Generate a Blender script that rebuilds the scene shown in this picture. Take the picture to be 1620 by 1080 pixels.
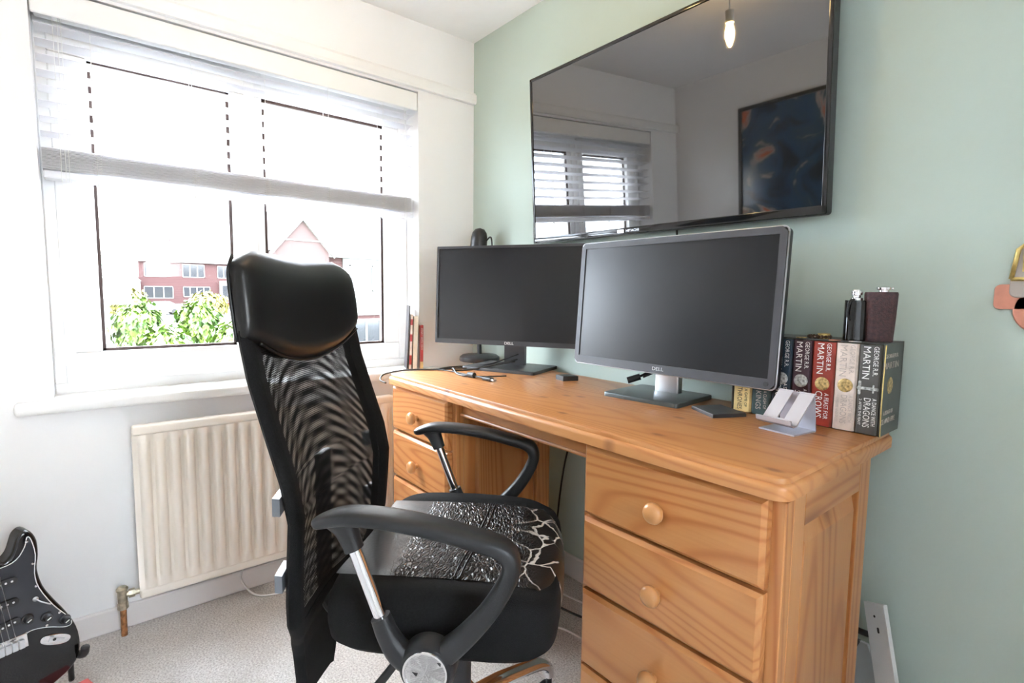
import bpy, bmesh, math, random
from mathutils import Vector, Matrix
random.seed(7)
for o in list(bpy.data.objects): bpy.data.objects.remove(o)
scene = bpy.context.scene
COL = scene.collection
PI = math.pi
V = Vector

# ------------------------------------------------------------------ camera
cam_d = bpy.data.cameras.new('camera'); cam = bpy.data.objects.new('camera', cam_d); COL.objects.link(cam)
YAW, PITCH, ROLL = math.radians(50.752), math.radians(5.088), math.radians(.649)
fw = V((-math.sin(YAW)*math.cos(PITCH), math.cos(YAW)*math.cos(PITCH), -math.sin(PITCH)))
rt = fw.cross(V((0, 0, 1))).normalized(); up = rt.cross(fw)
rt2 = math.cos(ROLL)*rt + math.sin(ROLL)*up; up2 = -math.sin(ROLL)*rt + math.cos(ROLL)*up
R = Matrix((rt2, up2, -fw)).transposed()
cam.matrix_world = Matrix.Translation((2.03535, -1.42231, 1.0864)) @ R.to_4x4()
cam_d.sensor_width = 36; cam_d.lens = 828.24/1620*36; cam_d.clip_start = .02; cam_d.clip_end = 500
scene.camera = cam

# ------------------------------------------------------------------ world and light
SKY = 5.0
w = bpy.data.worlds.new('sky'); scene.world = w; w.use_nodes = True
nt = w.node_tree; nt.nodes.clear()
out = nt.nodes.new('ShaderNodeOutputWorld'); bg = nt.nodes.new('ShaderNodeBackground')
tc = nt.nodes.new('ShaderNodeTexCoord'); ns = nt.nodes.new('ShaderNodeTexNoise'); rp = nt.nodes.new('ShaderNodeValToRGB')
ns.inputs['Scale'].default_value = 3.0; ns.inputs['Detail'].default_value = 5
rp.color_ramp.elements[0].position = .42; rp.color_ramp.elements[0].color = (.74, .85, 1, 1)
rp.color_ramp.elements[1].position = .62; rp.color_ramp.elements[1].color = (1, .98, .955, 1)
nt.links.new(tc.outputs['Generated'], ns.inputs['Vector']); nt.links.new(ns.outputs['Fac'], rp.inputs[0])
nt.links.new(rp.outputs[0], bg.inputs['Color']); bg.inputs['Strength'].default_value = SKY
nt.links.new(bg.outputs[0], out.inputs[0])
BULB_L = 34.0
vs = scene.view_settings
vs.view_transform = 'Standard'; vs.look = 'None'; vs.gamma = 1; vs.exposure = 2.92; vs.use_curve_mapping = False

# ------------------------------------------------------------------ materials
MATS = {}
def nodes(name):
    m = bpy.data.materials.new(name); m.use_nodes = True
    t = m.node_tree; b = t.nodes['Principled BSDF']; MATS[name] = m
    return m, t, b
def setp(b, **k):
    for a, v in k.items():
        a = {'color': 'Base Color', 'rough': 'Roughness', 'metal': 'Metallic', 'ior': 'IOR', 'spec': 'Specular IOR Level', 'coat': 'Coat Weight', 'sheen': 'Sheen Weight', 'trans': 'Transmission Weight'}[a]
        if a == 'Base Color' and len(v) == 3: v = (*v, 1)
        b.inputs[a].default_value = v
def nd(t, typ, **k):
    n = t.nodes.new('ShaderNode'+typ)
    for a, v in k.items():
        if a in n.inputs: n.inputs[a].default_value = v
        else: setattr(n, a, v)
    return n
def lk(t, a, b): t.links.new(a, b)
def math_n(t, op, a, b=None, clamp=False):
    n = t.nodes.new('ShaderNodeMath'); n.operation = op; n.use_clamp = clamp
    for i, v in enumerate((a, b)):
        if v is None: continue
        if isinstance(v, (int, float)): n.inputs[i].default_value = v
        else: lk(t, v, n.inputs[i])
    return n.outputs[0]
def mixc(t, f, a, b):
    n = t.nodes.new('ShaderNodeMix'); n.data_type = 'RGBA'
    for s, v in ((0, f), (6, a), (7, b)):
        if hasattr(v, 'is_output'): lk(t, v, n.inputs[s])
        elif isinstance(v, (int, float)): n.inputs[s].default_value = v
        else: n.inputs[s].default_value = (*v, 1)
    return n.outputs[2]
def ramp(t, f, stops):
    n = t.nodes.new('ShaderNodeValToRGB'); e = n.color_ramp.elements
    while len(e) < len(stops): e.new(.5)
    for i, (p, c) in enumerate(stops):
        e[i].position = p; e[i].color = (*c, 1) if len(c) == 3 else c
    lk(t, f, n.inputs[0]); return n.outputs[0]
def simple(name, color, rough=.5, metal=0, var=.05, scale=20, bump=0, bscale=200, **k):
    m, t, b = nodes(name); setp(b, rough=rough, metal=metal, **k)
    tc = nd(t, 'TexCoord'); n = nd(t, 'TexNoise', Scale=scale, Detail=3.0); lk(t, tc.outputs['Object'], n.inputs['Vector'])
    lo = [max(0, c*(1-var)) for c in color]; hi = [min(1, c*(1+var)) for c in color]
    lk(t, ramp(t, n.outputs['Fac'], [(.3, lo), (.7, hi)]), b.inputs['Base Color'])
    if bump:
        n2 = nd(t, 'TexNoise', Scale=bscale, Detail=2.0); lk(t, tc.outputs['Object'], n2.inputs['Vector'])
        bp = nd(t, 'Bump', Strength=bump, Distance=.002); lk(t, n2.outputs['Fac'], bp.inputs['Height']); lk(t, bp.outputs[0], b.inputs['Normal'])
    return m
simple('white_wall', (.88, .88, .885), .75, var=.01, scale=3, bump=.08, bscale=90)
simple('green_wall', (.495, .585, .53), .7, var=.015, scale=3, bump=.08, bscale=90)
simple('ceiling_white', (.95, .95, .95), .85, var=.01)
simple('gloss_white', (.88, .88, .87), .3, var=.015, scale=8)
simple('skirting_white', (.8, .765, .75), .4, var=.02, scale=8)
simple('upvc', (.9, .9, .9), .25, var=.01)
simple('gasket', (.05, .028, .024), .6)
simple('radiator_cream', (.90, .83, .74), .35, var=.02, scale=6)
simple('brass_worn', (.55, .5, .38), .35, .9, var=.3, scale=60)
simple('copper_worn', (.42, .2, .09), .5, .7, var=.5, scale=70)
simple('black_plastic', (.018, .018, .02), .38, var=.2, scale=40, bump=.15, bscale=900)
simple('arm_plastic', (.016, .017, .019), .36, spec=.4, var=.15, scale=30, bump=.2, bscale=1200)
simple('black_gloss', (.008, .008, .009), .08, var=.1)
simple('black_rubber', (.012, .012, .013), .55)
simple('dark_grey', (.045, .045, .05), .4, var=.1)
simple('bezel_grey', (.065, .066, .075), .42, var=.08, bump=.08, bscale=1500)
simple('base_grey', (.11, .125, .125), .3, .55, var=.06)
simple('silver', (.62, .63, .65), .28, .9, var=.03)
simple('alu_stand', (.52, .52, .58), .36, .35, var=.02, bump=.05, bscale=2500)
simple('chrome', (.82, .82, .84), .08, 1, var=.02)
simple('cable_black', (.015, .015, .016), .45)
simple('cable_white', (.8, .79, .77), .45)
simple('knob_pine', (.56, .27, .10), .28, var=.1, scale=30)
simple('fabric_black', (.008, .008, .0085), .85, spec=.15, var=.3, scale=300, bump=.5, bscale=900)
simple('white_board', (.66, .67, .66), .5, var=.03)
simple('panel_grey', (.42, .45, .46), .35, var=.05)
simple('clip_grey', (.13, .14, .16), .4)
simple('red_item', (.80, .16, .15), .45, var=.05)
simple('copper_sign', (.62, .27, .19), .42, .35, var=.12, scale=40)
simple('gold', (.72, .55, .2), .3, .7, var=.15, scale=90)
simple('greige', (.42, .37, .33), .6, var=.08)
simple('leather_flask', (.055, .02, .022), .5, var=.5, scale=150, bump=.4, bscale=400)
simple('bead_brown', (.06, .028, .015), .3, var=.5)
simple('paper', (.78, .72, .6), .8, var=.05, scale=150)
simple('lamp_white', (.85, .85, .83), .4)
simple('text_white', (.82, .82, .8), .5, var=.02)
simple('text_dark', (.09, .07, .05), .6)
simple('text_pale', (.50, .43, .39), .6)
for nm, c in {'book_yellow': (.78, .58, .25), 'book_green': (.05, .085, .085), 'book_blue': (.015, .035, .06), 'book_purple': (.045, .016, .03), 'book_red': (.30, .035, .022), 'book_white': (.72, .62, .55), 'book_grey': (.075, .075, .07), 'case_grey': (.055, .06, .055), 'book_crimson': (.4, .02, .02), 'book_dark': (.05, .05, .055)}.items():
    simple(nm, c, .35, var=.18, scale=35)
simple('emblem_silver', (.45, .47, .46), .4, .3, var=.6, scale=160)
simple('emblem_gold', (.5, .35, .14), .4, .3, var=.6, scale=160)
simple('poster_frame', (.012, .012, .012), .3)
simple('pickguard', (.035, .037, .045), .12, var=.15, scale=8)
simple('guitar_black', (.006, .006, .007), .06, var=.1)
simple('maple', (.55, .36, .17), .4, var=.1, scale=30)
simple('rosewood', (.05, .025, .015), .5, var=.2)
# outdoors
simple('tarmac', (.07, .07, .073), .9, var=.1, scale=2)
simple('pavement', (.085, .083, .081), .9, var=.1, scale=2)
simple('lawn', (.05, .08, .02), .9, var=.2, scale=3)
simple('render_white', (.16, .158, .155), .8, var=.02)
simple('car_red', (.07, .003, .007), .2, var=.02); simple('car_white', (.3, .3, .3), .2, var=.02); simple('car_silver', (.14, .145, .155), .25, .3)
simple('tyre', (.02, .02, .02), .7); simple('car_glass', (.10, .12, .15), .08); simple('pane_dark', (.022, .024, .027), .1)
def leafm(name, c1, c2):
    m, t, b = nodes(name); setp(b, rough=.5)
    oi = nd(t, 'TexCoord'); n = nd(t, 'TexNoise', Scale=2.2, Detail=3.0); lk(t, oi.outputs['Object'], n.inputs['Vector'])
    lk(t, ramp(t, n.outputs['Fac'], [(.35, c1), (.65, c2)]), b.inputs['Base Color'])
leafm('leaf_green', (.020, .055, .005), (.085, .135, .010)); leafm('leaf_yellow', (.095, .095, .010), (.14, .125, .018)); leafm('leaf_dark', (.013, .03, .012), (.04, .06, .027))
def brickm(name, c1, c2, mort, sc):
    m, t, b = nodes(name); setp(b, rough=.85)
    tc = nd(t, 'TexCoord'); mp = nd(t, 'Mapping'); mp.inputs['Rotation'].default_value = (PI/2, 0, PI/2)
    br = nd(t, 'TexBrick', Scale=sc); br.inputs['Color1'].default_value = (*c1, 1); br.inputs['Color2'].default_value = (*c2, 1); br.inputs['Mortar'].default_value = (*mort, 1)
    br.inputs['Brick Width'].default_value = .225; br.inputs['Row Height'].default_value = .075; br.inputs['Mortar Size'].default_value = .01
    lk(t, tc.outputs['Object'], mp.inputs[0]); lk(t, mp.outputs[0], br.inputs['Vector']); lk(t, br.outputs['Color'], b.inputs['Base Color'])
brickm('brick_red', (.034, .0085, .008), (.029, .0072, .0068), (.045, .022, .02), 1); brickm('brick_brown', (.034, .011, .0095), (.027, .009, .0078), (.05, .03, .028), 1)
def rooft(name, c1, c2):
    m, t, b = nodes(name); setp(b, rough=.8)
    tc = nd(t, 'TexCoord'); wv = nd(t, 'TexWave', Scale=1.6, Distortion=.6, bands_direction='Z'); lk(t, tc.outputs['Object'], wv.inputs['Vector'])
    lk(t, ramp(t, wv.outputs['Fac'], [(.1, c2), (.5, c1)]), b.inputs['Base Color'])
rooft('roof_tile', (.058, .053, .056), (.042, .037, .04)); rooft('roof_brown', (.055, .046, .046), (.036, .028, .028))
# carpet
m, t, b = nodes('carpet'); setp(b, rough=.95, sheen=.3)
tc = nd(t, 'TexCoord'); n1 = nd(t, 'TexNoise', Scale=190.0, Detail=4.0); n2 = nd(t, 'TexNoise', Scale=7.0, Detail=4.0, Distortion=.6)
for n in (n1, n2): lk(t, tc.outputs['Object'], n.inputs['Vector'])
c = ramp(t, n1.outputs['Fac'], [(.34, (.42, .385, .365)), (.5, (.61, .575, .55)), (.66, (.76, .73, .705))])
c2 = ramp(t, n2.outputs['Fac'], [(.35, (.86, .85, .84)), (.65, (1, 1, 1))])
mm = nd(t, 'Mix', data_type='RGBA', blend_type='MULTIPLY'); mm.inputs[0].default_value = 1; lk(t, c, mm.inputs[6]); lk(t, c2, mm.inputs[7]); lk(t, mm.outputs[2], b.inputs['Base Color'])
bp = nd(t, 'Bump', Strength=.6, Distance=.005); lk(t, n1.outputs['Fac'], bp.inputs['Height']); lk(t, bp.outputs[0], b.inputs['Normal'])
# pine, one per grain axis
def pine(name, ax, along=.5, knots=(2.6, 6.5), flat=False, tint=1.0, freq=34):
    m, t, b = nodes(name); setp(b, rough=.36, coat=.12); b.inputs['Coat Roughness'].default_value = .2
    tc = nd(t, 'TexCoord'); oi = nd(t, 'ObjectInfo')
    off = nd(t, 'VectorMath', operation='ADD'); sc = nd(t, 'VectorMath', operation='SCALE'); sc.inputs[0].default_value = (7.3, 3.1, 5.7)
    lk(t, oi.outputs['Random'], sc.inputs['Scale']); lk(t, tc.outputs['Object'], off.inputs[0]); lk(t, sc.outputs[0], off.inputs[1])
    def mapped(along, across):
        mp = nd(t, 'Mapping'); s = [across]*3; s[ax] = along; mp.inputs['Scale'].default_value = s; lk(t, off.outputs[0], mp.inputs[0]); return mp.outputs[0]
    n = nd(t, 'TexNoise', Scale=1.0, Detail=1.5, Roughness=.4, Distortion=.15); lk(t, mapped(along, 3.4), n.inputs['Vector'])
    s = math_n(t, 'SINE', math_n(t, 'MULTIPLY', n.outputs['Fac'], freq*6.5))
    s = math_n(t, 'MULTIPLY_ADD', s, .5); s.node.inputs[2].default_value = .5
    f = nd(t, 'TexNoise', Scale=1.0, Detail=3.0); lk(t, mapped(4, 190), f.inputs['Vector'])
    k = lambda c: tuple(min(1, x*tint) for x in c)
    c = ramp(t, s, [(0, k((.60, .285, .105))), (.6, k((.575, .255, .088))), (.9, k((.49, .185, .055))), (1, k((.42, .143, .040)))])
    c = mixc(t, math_n(t, 'MULTIPLY', f.outputs['Fac'], .6), c, k((.46, .175, .052)))
    bl = nd(t, 'TexNoise', Scale=1.0, Detail=2.0); lk(t, mapped(.7, 3), bl.inputs['Vector'])
    c = mixc(t, math_n(t, 'MULTIPLY', ramp(t, bl.outputs['Fac'], [(.45, (0, 0, 0)), (.7, (1, 1, 1))]), .35), c, k((.63, .295, .11)))
    vo = nd(t, 'TexVoronoi', Scale=1.0, Randomness=1.0); lk(t, mapped(*knots), vo.inputs['Vector'])
    if flat: vo.voronoi_dimensions = '2D'
    kn = ramp(t, vo.outputs['Distance'], [(.03, (1, 1, 1)), (.085, (0, 0, 0))] if flat else [(.06, (1, 1, 1)), (.19, (0, 0, 0))])
    c = mixc(t, math_n(t, 'MULTIPLY', kn, .75), c, (.22, .075, .03))
    lk(t, c, b.inputs['Base Color'])
    bp = nd(t, 'Bump', Strength=.12, Distance=.001); lk(t, f.outputs['Fac'], bp.inputs['Height']); lk(t, bp.outputs[0], b.inputs['Normal'])
pine('pine_x', 0, .5, (4.2, 8.5)); pine('pine_top', 0, .5, (4.0, 7.5), True); pine('pine_y', 1, .3); pine('pine_z', 2, .18)
# leather with wear
m, t, b = nodes('leather'); setp(b, rough=.34, color=(.009, .009, .0095), spec=.35)
tc = nd(t, 'TexCoord'); n = nd(t, 'TexNoise', Scale=500.0, Detail=2.0); lk(t, tc.outputs['Object'], n.inputs['Vector'])
bp = nd(t, 'Bump', Strength=.12, Distance=.001); lk(t, n.outputs['Fac'], bp.inputs['Height']); lk(t, bp.outputs[0], b.inputs['Normal'])
m, t, b = nodes('leather_cracked'); setp(b, rough=.3, spec=.4)
tc = nd(t, 'TexCoord'); dn = nd(t, 'TexNoise', Scale=14.0, Detail=3.0); lk(t, tc.outputs['Object'], dn.inputs['Vector'])
ad = nd(t, 'VectorMath', operation='MULTIPLY_ADD'); ad.inputs[1].default_value = (.035, .035, .035); lk(t, dn.outputs['Color'], ad.inputs[0]); lk(t, tc.outputs['Object'], ad.inputs[2])
sp = nd(t, 'SeparateXYZ'); lk(t, tc.outputs['Object'], sp.inputs[0])
def vor(scx, scy):
    mp = nd(t, 'Mapping'); mp.inputs['Scale'].default_value = (scx, scy, 20); lk(t, ad.outputs[0], mp.inputs[0])
    v = nd(t, 'TexVoronoi', feature='DISTANCE_TO_EDGE', Scale=1.0); lk(t, mp.outputs[0], v.inputs['Vector']); return v.outputs['Distance']
big = ramp(t, vor(17, 14), [(.0, (1, 1, 1)), (.02, (1, 1, 1)), (.035, (0, 0, 0))])
gate = nd(t, 'TexNoise', Scale=9.0, Detail=1.0); lk(t, tc.outputs['Object'], gate.inputs['Vector'])
front = math_n(t, 'MULTIPLY', math_n(t, 'SUBTRACT', sp.outputs['X'], .27), 14, True)
front = math_n(t, 'MULTIPLY', front, ramp(t, gate.outputs['Fac'], [(.40, (0, 0, 0)), (.46, (1, 1, 1))]))
c = mixc(t, math_n(t, 'MULTIPLY', big, front), (.009, .009, .0095), (.50, .46, .42)); lk(t, c, b.inputs['Base Color'])
wr = vor(150, 70); wn = nd(t, 'TexNoise', Scale=160.0, Detail=2.0); lk(t, tc.outputs['Object'], wn.inputs['Vector'])
midm = math_n(t, 'MULTIPLY', math_n(t, 'MULTIPLY', math_n(t, 'SUBTRACT', sp.outputs['X'], .06), 16, True), math_n(t, 'SUBTRACT', 1.0, math_n(t, 'MULTIPLY', math_n(t, 'SUBTRACT', sp.outputs['X'], .27), 12, True)))
h = math_n(t, 'MULTIPLY', math_n(t, 'MULTIPLY', math_n(t, 'MINIMUM', wr, .25), 4), midm)
h = math_n(t, 'ADD', h, math_n(t, 'MULTIPLY', math_n(t, 'MULTIPLY', big, front), -.6)); h = math_n(t, 'ADD', h, math_n(t, 'MULTIPLY', wn.outputs['Fac'], .12))
bp = nd(t, 'Bump', Strength=.75, Distance=.003); lk(t, h, bp.inputs['Height']); lk(t, bp.outputs[0], b.inputs['Normal'])
# open mesh cloth
def meshcloth(name, pitch, thr):
    m, t, b = nodes(name); setp(b, rough=.8, color=(.007, .007, .0075), spec=.15)
    uv = nd(t, 'UVMap'); sp = nd(t, 'SeparateXYZ'); lk(t, uv.outputs[0], sp.inputs[0])
    k = 2*PI/pitch
    a = math_n(t, 'SINE', math_n(t, 'MULTIPLY', math_n(t, 'ADD', sp.outputs[0], math_n(t, 'MULTIPLY', sp.outputs[1], .58)), k))
    d = math_n(t, 'SINE', math_n(t, 'MULTIPLY', math_n(t, 'SUBTRACT', sp.outputs[0], math_n(t, 'MULTIPLY', sp.outputs[1], .58)), k))
    hole = math_n(t, 'GREATER_THAN', math_n(t, 'ADD', a, d), thr)
    tr = nd(t, 'BsdfTransparent'); mx = nd(t, 'MixShader'); lk(t, hole, mx.inputs[0]); lk(t, b.outputs[0], mx.inputs[1]); lk(t, tr.outputs[0], mx.inputs[2])
    lk(t, mx.outputs[0], t.nodes['Material Output'].inputs[0])
meshcloth('mesh_front', .0046, .62); meshcloth('mesh_rear', .0046, .5)
# blind: white, lets some light through
m, t, b = nodes('blind_white'); setp(b, rough=.4, color=(.92, .92, .94)); tl = nd(t, 'BsdfTranslucent'); tl.inputs[0].default_value = (.9, .9, .92, 1)
mx = nd(t, 'MixShader'); mx.inputs[0].default_value = .5; lk(t, b.outputs[0], mx.inputs[1]); lk(t, tl.outputs[0], mx.inputs[2]); lk(t, mx.outputs[0], t.nodes['Material Output'].inputs[0])
# window glass
m, t, b = nodes('window_glass'); tr = nd(t, 'BsdfTransparent'); gl = nd(t, 'BsdfGlossy', Roughness=.01); lw = nd(t, 'LayerWeight', Blend=.5); fac = math_n(t, 'MULTIPLY_ADD', math_n(t, 'POWER', lw.outputs['Facing'], 4.0), .5); fac.node.inputs[2].default_value = .035
tr.inputs[0].default_value = (.97, .98, .975, 1)
mx = nd(t, 'MixShader'); lk(t, fac, mx.inputs[0]); lk(t, tr.outputs[0], mx.inputs[1]); lk(t, gl.outputs[0], mx.inputs[2]); lk(t, mx.outputs[0], t.nodes['Material Output'].inputs[0])
# screens
simple('tv_glass', (.010, .010, .0105), .025, var=0, ior=2.3)
simple('matte_screen', (.010, .010, .012), .30, var=.12, scale=5, ior=1.5)
m, t, b = nodes('bulb_glow'); em = nd(t, 'Emission'); em.inputs[0].default_value = (1, .66, .26, 1); em.inputs[1].default_value = BULB_L; lk(t, em.outputs[0], t.nodes['Material Output'].inputs[0])
# poster picture: generic dark composition
m, t, b = nodes('poster_print'); setp(b, rough=.12)
tc = nd(t, 'TexCoord'); n = nd(t, 'TexNoise', Scale=5.0, Detail=4.0, Distortion=1.2); lk(t, tc.outputs['Object'], n.inputs['Vector'])
lk(t, ramp(t, n.outputs['Fac'], [(.36, (.008, .015, .03)), (.48, (.03, .08, .16)), (.55, (.04, .08, .12)), (.60, (.40, .36, .32)), (.66, (.55, .12, .05))]), b.inputs['Base Color'])

# ------------------------------------------------------------------ mesh helpers
def basis(d):
    d = d.normalized(); a = V((0, 0, 1)) if abs(d.z) < .9 else V((1, 0, 0)); x = d.cross(a).normalized(); return x, d.cross(x).normalized(), d
def add_box(bm, lo, hi, bev=0, seg=1, mat=None):
    vs_ = [bm.verts.new((x, y, z)) for z in (lo[2], hi[2]) for y in (lo[1], hi[1]) for x in (lo[0], hi[0])]
    fs = [bm.faces.new([vs_[i] for i in f]) for f in ((0, 2, 3, 1), (4, 5, 7, 6), (0, 1, 5, 4), (2, 6, 7, 3), (0, 4, 6, 2), (1, 3, 7, 5))]
    if mat is not None: bmesh.ops.transform(bm, matrix=mat, verts=vs_)
    if bev:
        es = list({e for f in fs for e in f.edges}); bmesh.ops.bevel(bm, geom=es, offset=bev, segments=seg, affect='EDGES', profile=.5)
def ring_skin(bm, rings, closed=False, caps=True, loop=True):
    n = len(rings[0])
    for i in range(len(rings)-(0 if closed else 1)):
        a, b_ = rings[i], rings[(i+1) % len(rings)]
        for j in range(n if loop else n-1): bm.faces.new((a[j], a[(j+1) % n], b_[(j+1) % n], b_[j]))
    if caps and not closed:
        try: bm.faces.new(list(reversed(rings[0]))); bm.faces.new(rings[-1])
        except Exception: pass
def add_cyl(bm, p0, p1, r0, r1=None, seg=16):
    p0, p1 = V(p0), V(p1); r1 = r0 if r1 is None else r1; x, y, d = basis(p1-p0)
    ring_skin(bm, [[bm.verts.new(p+(x*math.cos(a)+y*math.sin(a))*r) for a in [2*PI*i/seg for i in range(seg)]] for p, r in ((p0, r0), (p1, r1))])
def catmull(pts, n=6):
    P = [V(p) for p in pts]; P = [2*P[0]-P[1]]+P+[2*P[-1]-P[-2]]; o = []
    for i in range(1, len(P)-2):
        for k in range(n):
            s = k/n; a, b_, c_, d = P[i-1:i+3]
            o.append(.5*((2*b_)+(c_-a)*s+(2*a-5*b_+4*c_-d)*s*s+(3*b_-a-3*c_+d)*s**3))
    o.append(P[-2]); return o
def add_tube(bm, pts, r, seg=8, smooth=6):
    pts = catmull(pts, smooth) if smooth else [V(p) for p in pts]
    x, y, d = basis(pts[1]-pts[0]); rings = []
    for i, p in enumerate(pts):
        tdir = (pts[min(i+1, len(pts)-1)]-pts[max(i-1, 0)]).normalized()
        x = (x-tdir*x.dot(tdir)).normalized(); y = tdir.cross(x)
        rr = r if isinstance(r, (int, float)) else r[min(len(r)-1, int(i*len(r)/len(pts)))]
        rings.append([bm.verts.new(p+(x*math.cos(a)+y*math.sin(a))*rr) for a in [2*PI*k/seg for k in range(seg)]])
    ring_skin(bm, rings)
def add_sweep(bm, pts, lat, hw, ht, seg=16, n=6, power=.7):
    """rounded section swept along pts; lat = fixed lateral axis, hw/ht = half sizes per control point"""
    P = catmull(pts, n); H = catmull([(a, b_, 0) for a, b_ in zip(hw, ht)], n); lat = V(lat); rings = []
    f = lambda v: math.copysign(abs(v)**power, v)
    for i, p in enumerate(P):
        d = (P[min(i+1, len(P)-1)]-P[max(i-1, 0)]).normalized(); nn = d.cross(lat).normalized()
        rings.append([bm.verts.new(p+lat*f(math.cos(a))*H[i].x+nn*f(math.sin(a))*H[i].y) for a in [2*PI*k/seg for k in range(seg)]])
    ring_skin(bm, rings)
def add_lathe(bm, prof, o=(0, 0, 0), axis=(0, 0, 1), seg=24):
    x, y, d = basis(V(axis)); o = V(o)
    ring_skin(bm, [[bm.verts.new(o+d*z+(x*math.cos(a)+y*math.sin(a))*max(r, 1e-5)) for a in [2*PI*k/seg for k in range(seg)]] for r, z in prof])
def add_prism(bm, pts, depth, M=None, bev=0, seg=2):
    """2d polygon in local xy extruded along +z by depth, then placed by M"""
    a = [bm.verts.new((p[0], p[1], 0)) for p in pts]; b_ = [bm.verts.new((p[0], p[1], depth)) for p in pts]; n = len(pts)
    f0 = bm.faces.new(list(reversed(a))); f1 = bm.faces.new(b_)
    for i in range(n): bm.faces.new((a[i], a[(i+1) % n], b_[(i+1) % n], b_[i]))
    if M is not None: bmesh.ops.transform(bm, matrix=M, verts=a+b_)
    if bev: bmesh.ops.bevel(bm, geom=list(f1.edges), offset=bev, segments=seg, affect='EDGES', profile=.5)
def frame_m(o, x, y):
    x, y = V(x).normalized(), V(y).normalized(); z = x.cross(y)
    M = Matrix((x, y, z)).transposed().to_4x4(); M.translation = V(o); return M
def rrect(x0, y0, x1, y1, r, n=5):
    o = []
    for cx, cy, a0 in ((x1-r, y1-r, 0), (x0+r, y1-r, PI/2), (x0+r, y0+r, PI), (x1-r, y0+r, 1.5*PI)):
        o += [(cx+r*math.cos(a0+PI/2*k/n), cy+r*math.sin(a0+PI/2*k/n)) for k in range(n+1)]
    return o

# ------------------------------------------------------------------ object helpers
RM = {}
def NB(): return bmesh.new()
def finish(name, bm, mat, smooth=False):
    bmesh.ops.recalc_face_normals(bm, faces=bm.faces[:])
    me = bpy.data.meshes.new(name); bm.to_mesh(me); bm.free()
    me.materials.append(MATS[mat])
    if smooth:
        me.polygons.foreach_set('use_smooth', [True]*len(me.polygons))
        if smooth is not True: me.set_sharp_from_angle(angle=math.radians(smooth))
    o = bpy.data.objects.new(name, me); COL.objects.link(o); return o
def thing(name, label, cat, loc=(0, 0, 0), rotz=0, group=None, kind=None):
    o = bpy.data.objects.new(name, None); COL.objects.link(o); o.location = loc; o.rotation_euler = (0, 0, rotz); o.empty_display_size = .05
    RM[o] = Matrix.Translation(loc) @ Matrix.Rotation(rotz, 4, 'Z')
    if label: o['label'] = label
    if cat: o['category'] = cat
    if group: o['group'] = group
    if kind: o['kind'] = kind
    return o
def rootm(p):
    while p.parent: p = p.parent
    return RM.get(p, Matrix.Identity(4))
def part(parent, name, bm, mat, smooth=False, world=False, label=None, kind=None):
    if world: bmesh.ops.transform(bm, matrix=rootm(parent).inverted(), verts=bm.verts[:])
    o = finish(name, bm, mat, smooth); o.parent = parent
    if label: o['label'] = label
    if kind: o['kind'] = kind
    return o
def solo(name, bm, mat, label, cat, origin, smooth=False, group=None, rotz=0):
    """a thing of one mesh, world coordinates, with its origin put at its base"""
    M = Matrix.Translation(origin) @ Matrix.Rotation(rotz, 4, 'Z')
    bmesh.ops.transform(bm, matrix=M.inverted(), verts=bm.verts[:])
    o = finish(name, bm, mat, smooth); o.location = origin; o.rotation_euler = (0, 0, rotz); RM[o] = M
    if label: o['label'] = label; o['category'] = cat
    if group: o['group'] = group
    return o
def struct(name, bm, mat, smooth=False):
    o = finish(name, bm, mat, smooth); o['kind'] = 'structure'; return o
def text(parent, s, size, M, mat, name='lettering', width=None, world=True, depth=.0003):
    cu = bpy.data.curves.new('t', 'FONT'); cu.body = s; cu.size = size; cu.extrude = depth; cu.align_x = 'CENTER'; cu.align_y = 'CENTER'; cu.resolution_u = 2
    to = bpy.data.objects.new('t', cu); COL.objects.link(to); bpy.context.view_layer.update()
    me = bpy.data.meshes.new_from_object(to.evaluated_get(bpy.context.evaluated_depsgraph_get()))
    bpy.data.objects.remove(to); bpy.data.curves.remove(cu)
    if width:
        xs = [v.co.x for v in me.vertices]; k = width/(max(xs)-min(xs)); me.transform(Matrix.Diagonal((k, 1, 1, 1)))
    me.transform((rootm(parent).inverted() if world else Matrix.Identity(4)) @ M); me.materials.clear(); me.materials.append(MATS[mat]); me.name = name
    o = bpy.data.objects.new(name, me); COL.objects.link(o); o.parent = parent; return o

# ================================================================== THE ROOM
CZ, YB, XR, XL = 2.215, -1.77, 2.50, 3.60
OY0, OY1, OZ0, OZ1 = -1.505, -.287, .745, 1.935       # window opening
bm = NB(); add_box(bm, (-.175, YB-.1, -.1), (XL+.1, .1, 0)); struct('floor', bm, 'carpet')
bm = NB(); add_box(bm, (-.175, YB-.1, CZ), (XL+.1, .1, CZ+.1)); struct('ceiling', bm, 'ceiling_white')
bm = NB(); add_box(bm, (-.175, 0, 0), (XR, .1, CZ)); struct('wall_green', bm, 'green_wall')
bm = NB()
for lo, hi in (((-.175, YB, 0), (0, 0, OZ0)), ((-.175, YB, OZ1), (0, 0, CZ)), ((-.175, YB, OZ0), (0, OY0, OZ1)), ((-.175, OY1, OZ0), (0, 0, OZ1))): add_box(bm, lo, hi)
struct('wall_window', bm, 'white_wall')
bm = NB(); add_box(bm, (-.175, YB-.1, 0), (XL+.1, YB, CZ)); struct('wall_opposite', bm, 'white_wall')
DW0, DW1 = -1.52, -.76                                # unseen doorway and landing with a window, added for fill light from behind
bm = NB()
for lo, hi in (((XR, YB, 0), (XR+.1, DW0, CZ)), ((XR, DW1, 0), (XR+.1, .1, CZ)), ((XR, DW0, 2.02), (XR+.1, DW1, CZ))): add_box(bm, lo, hi)
struct('wall_door', bm, 'white_wall')
bm = NB()
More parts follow.
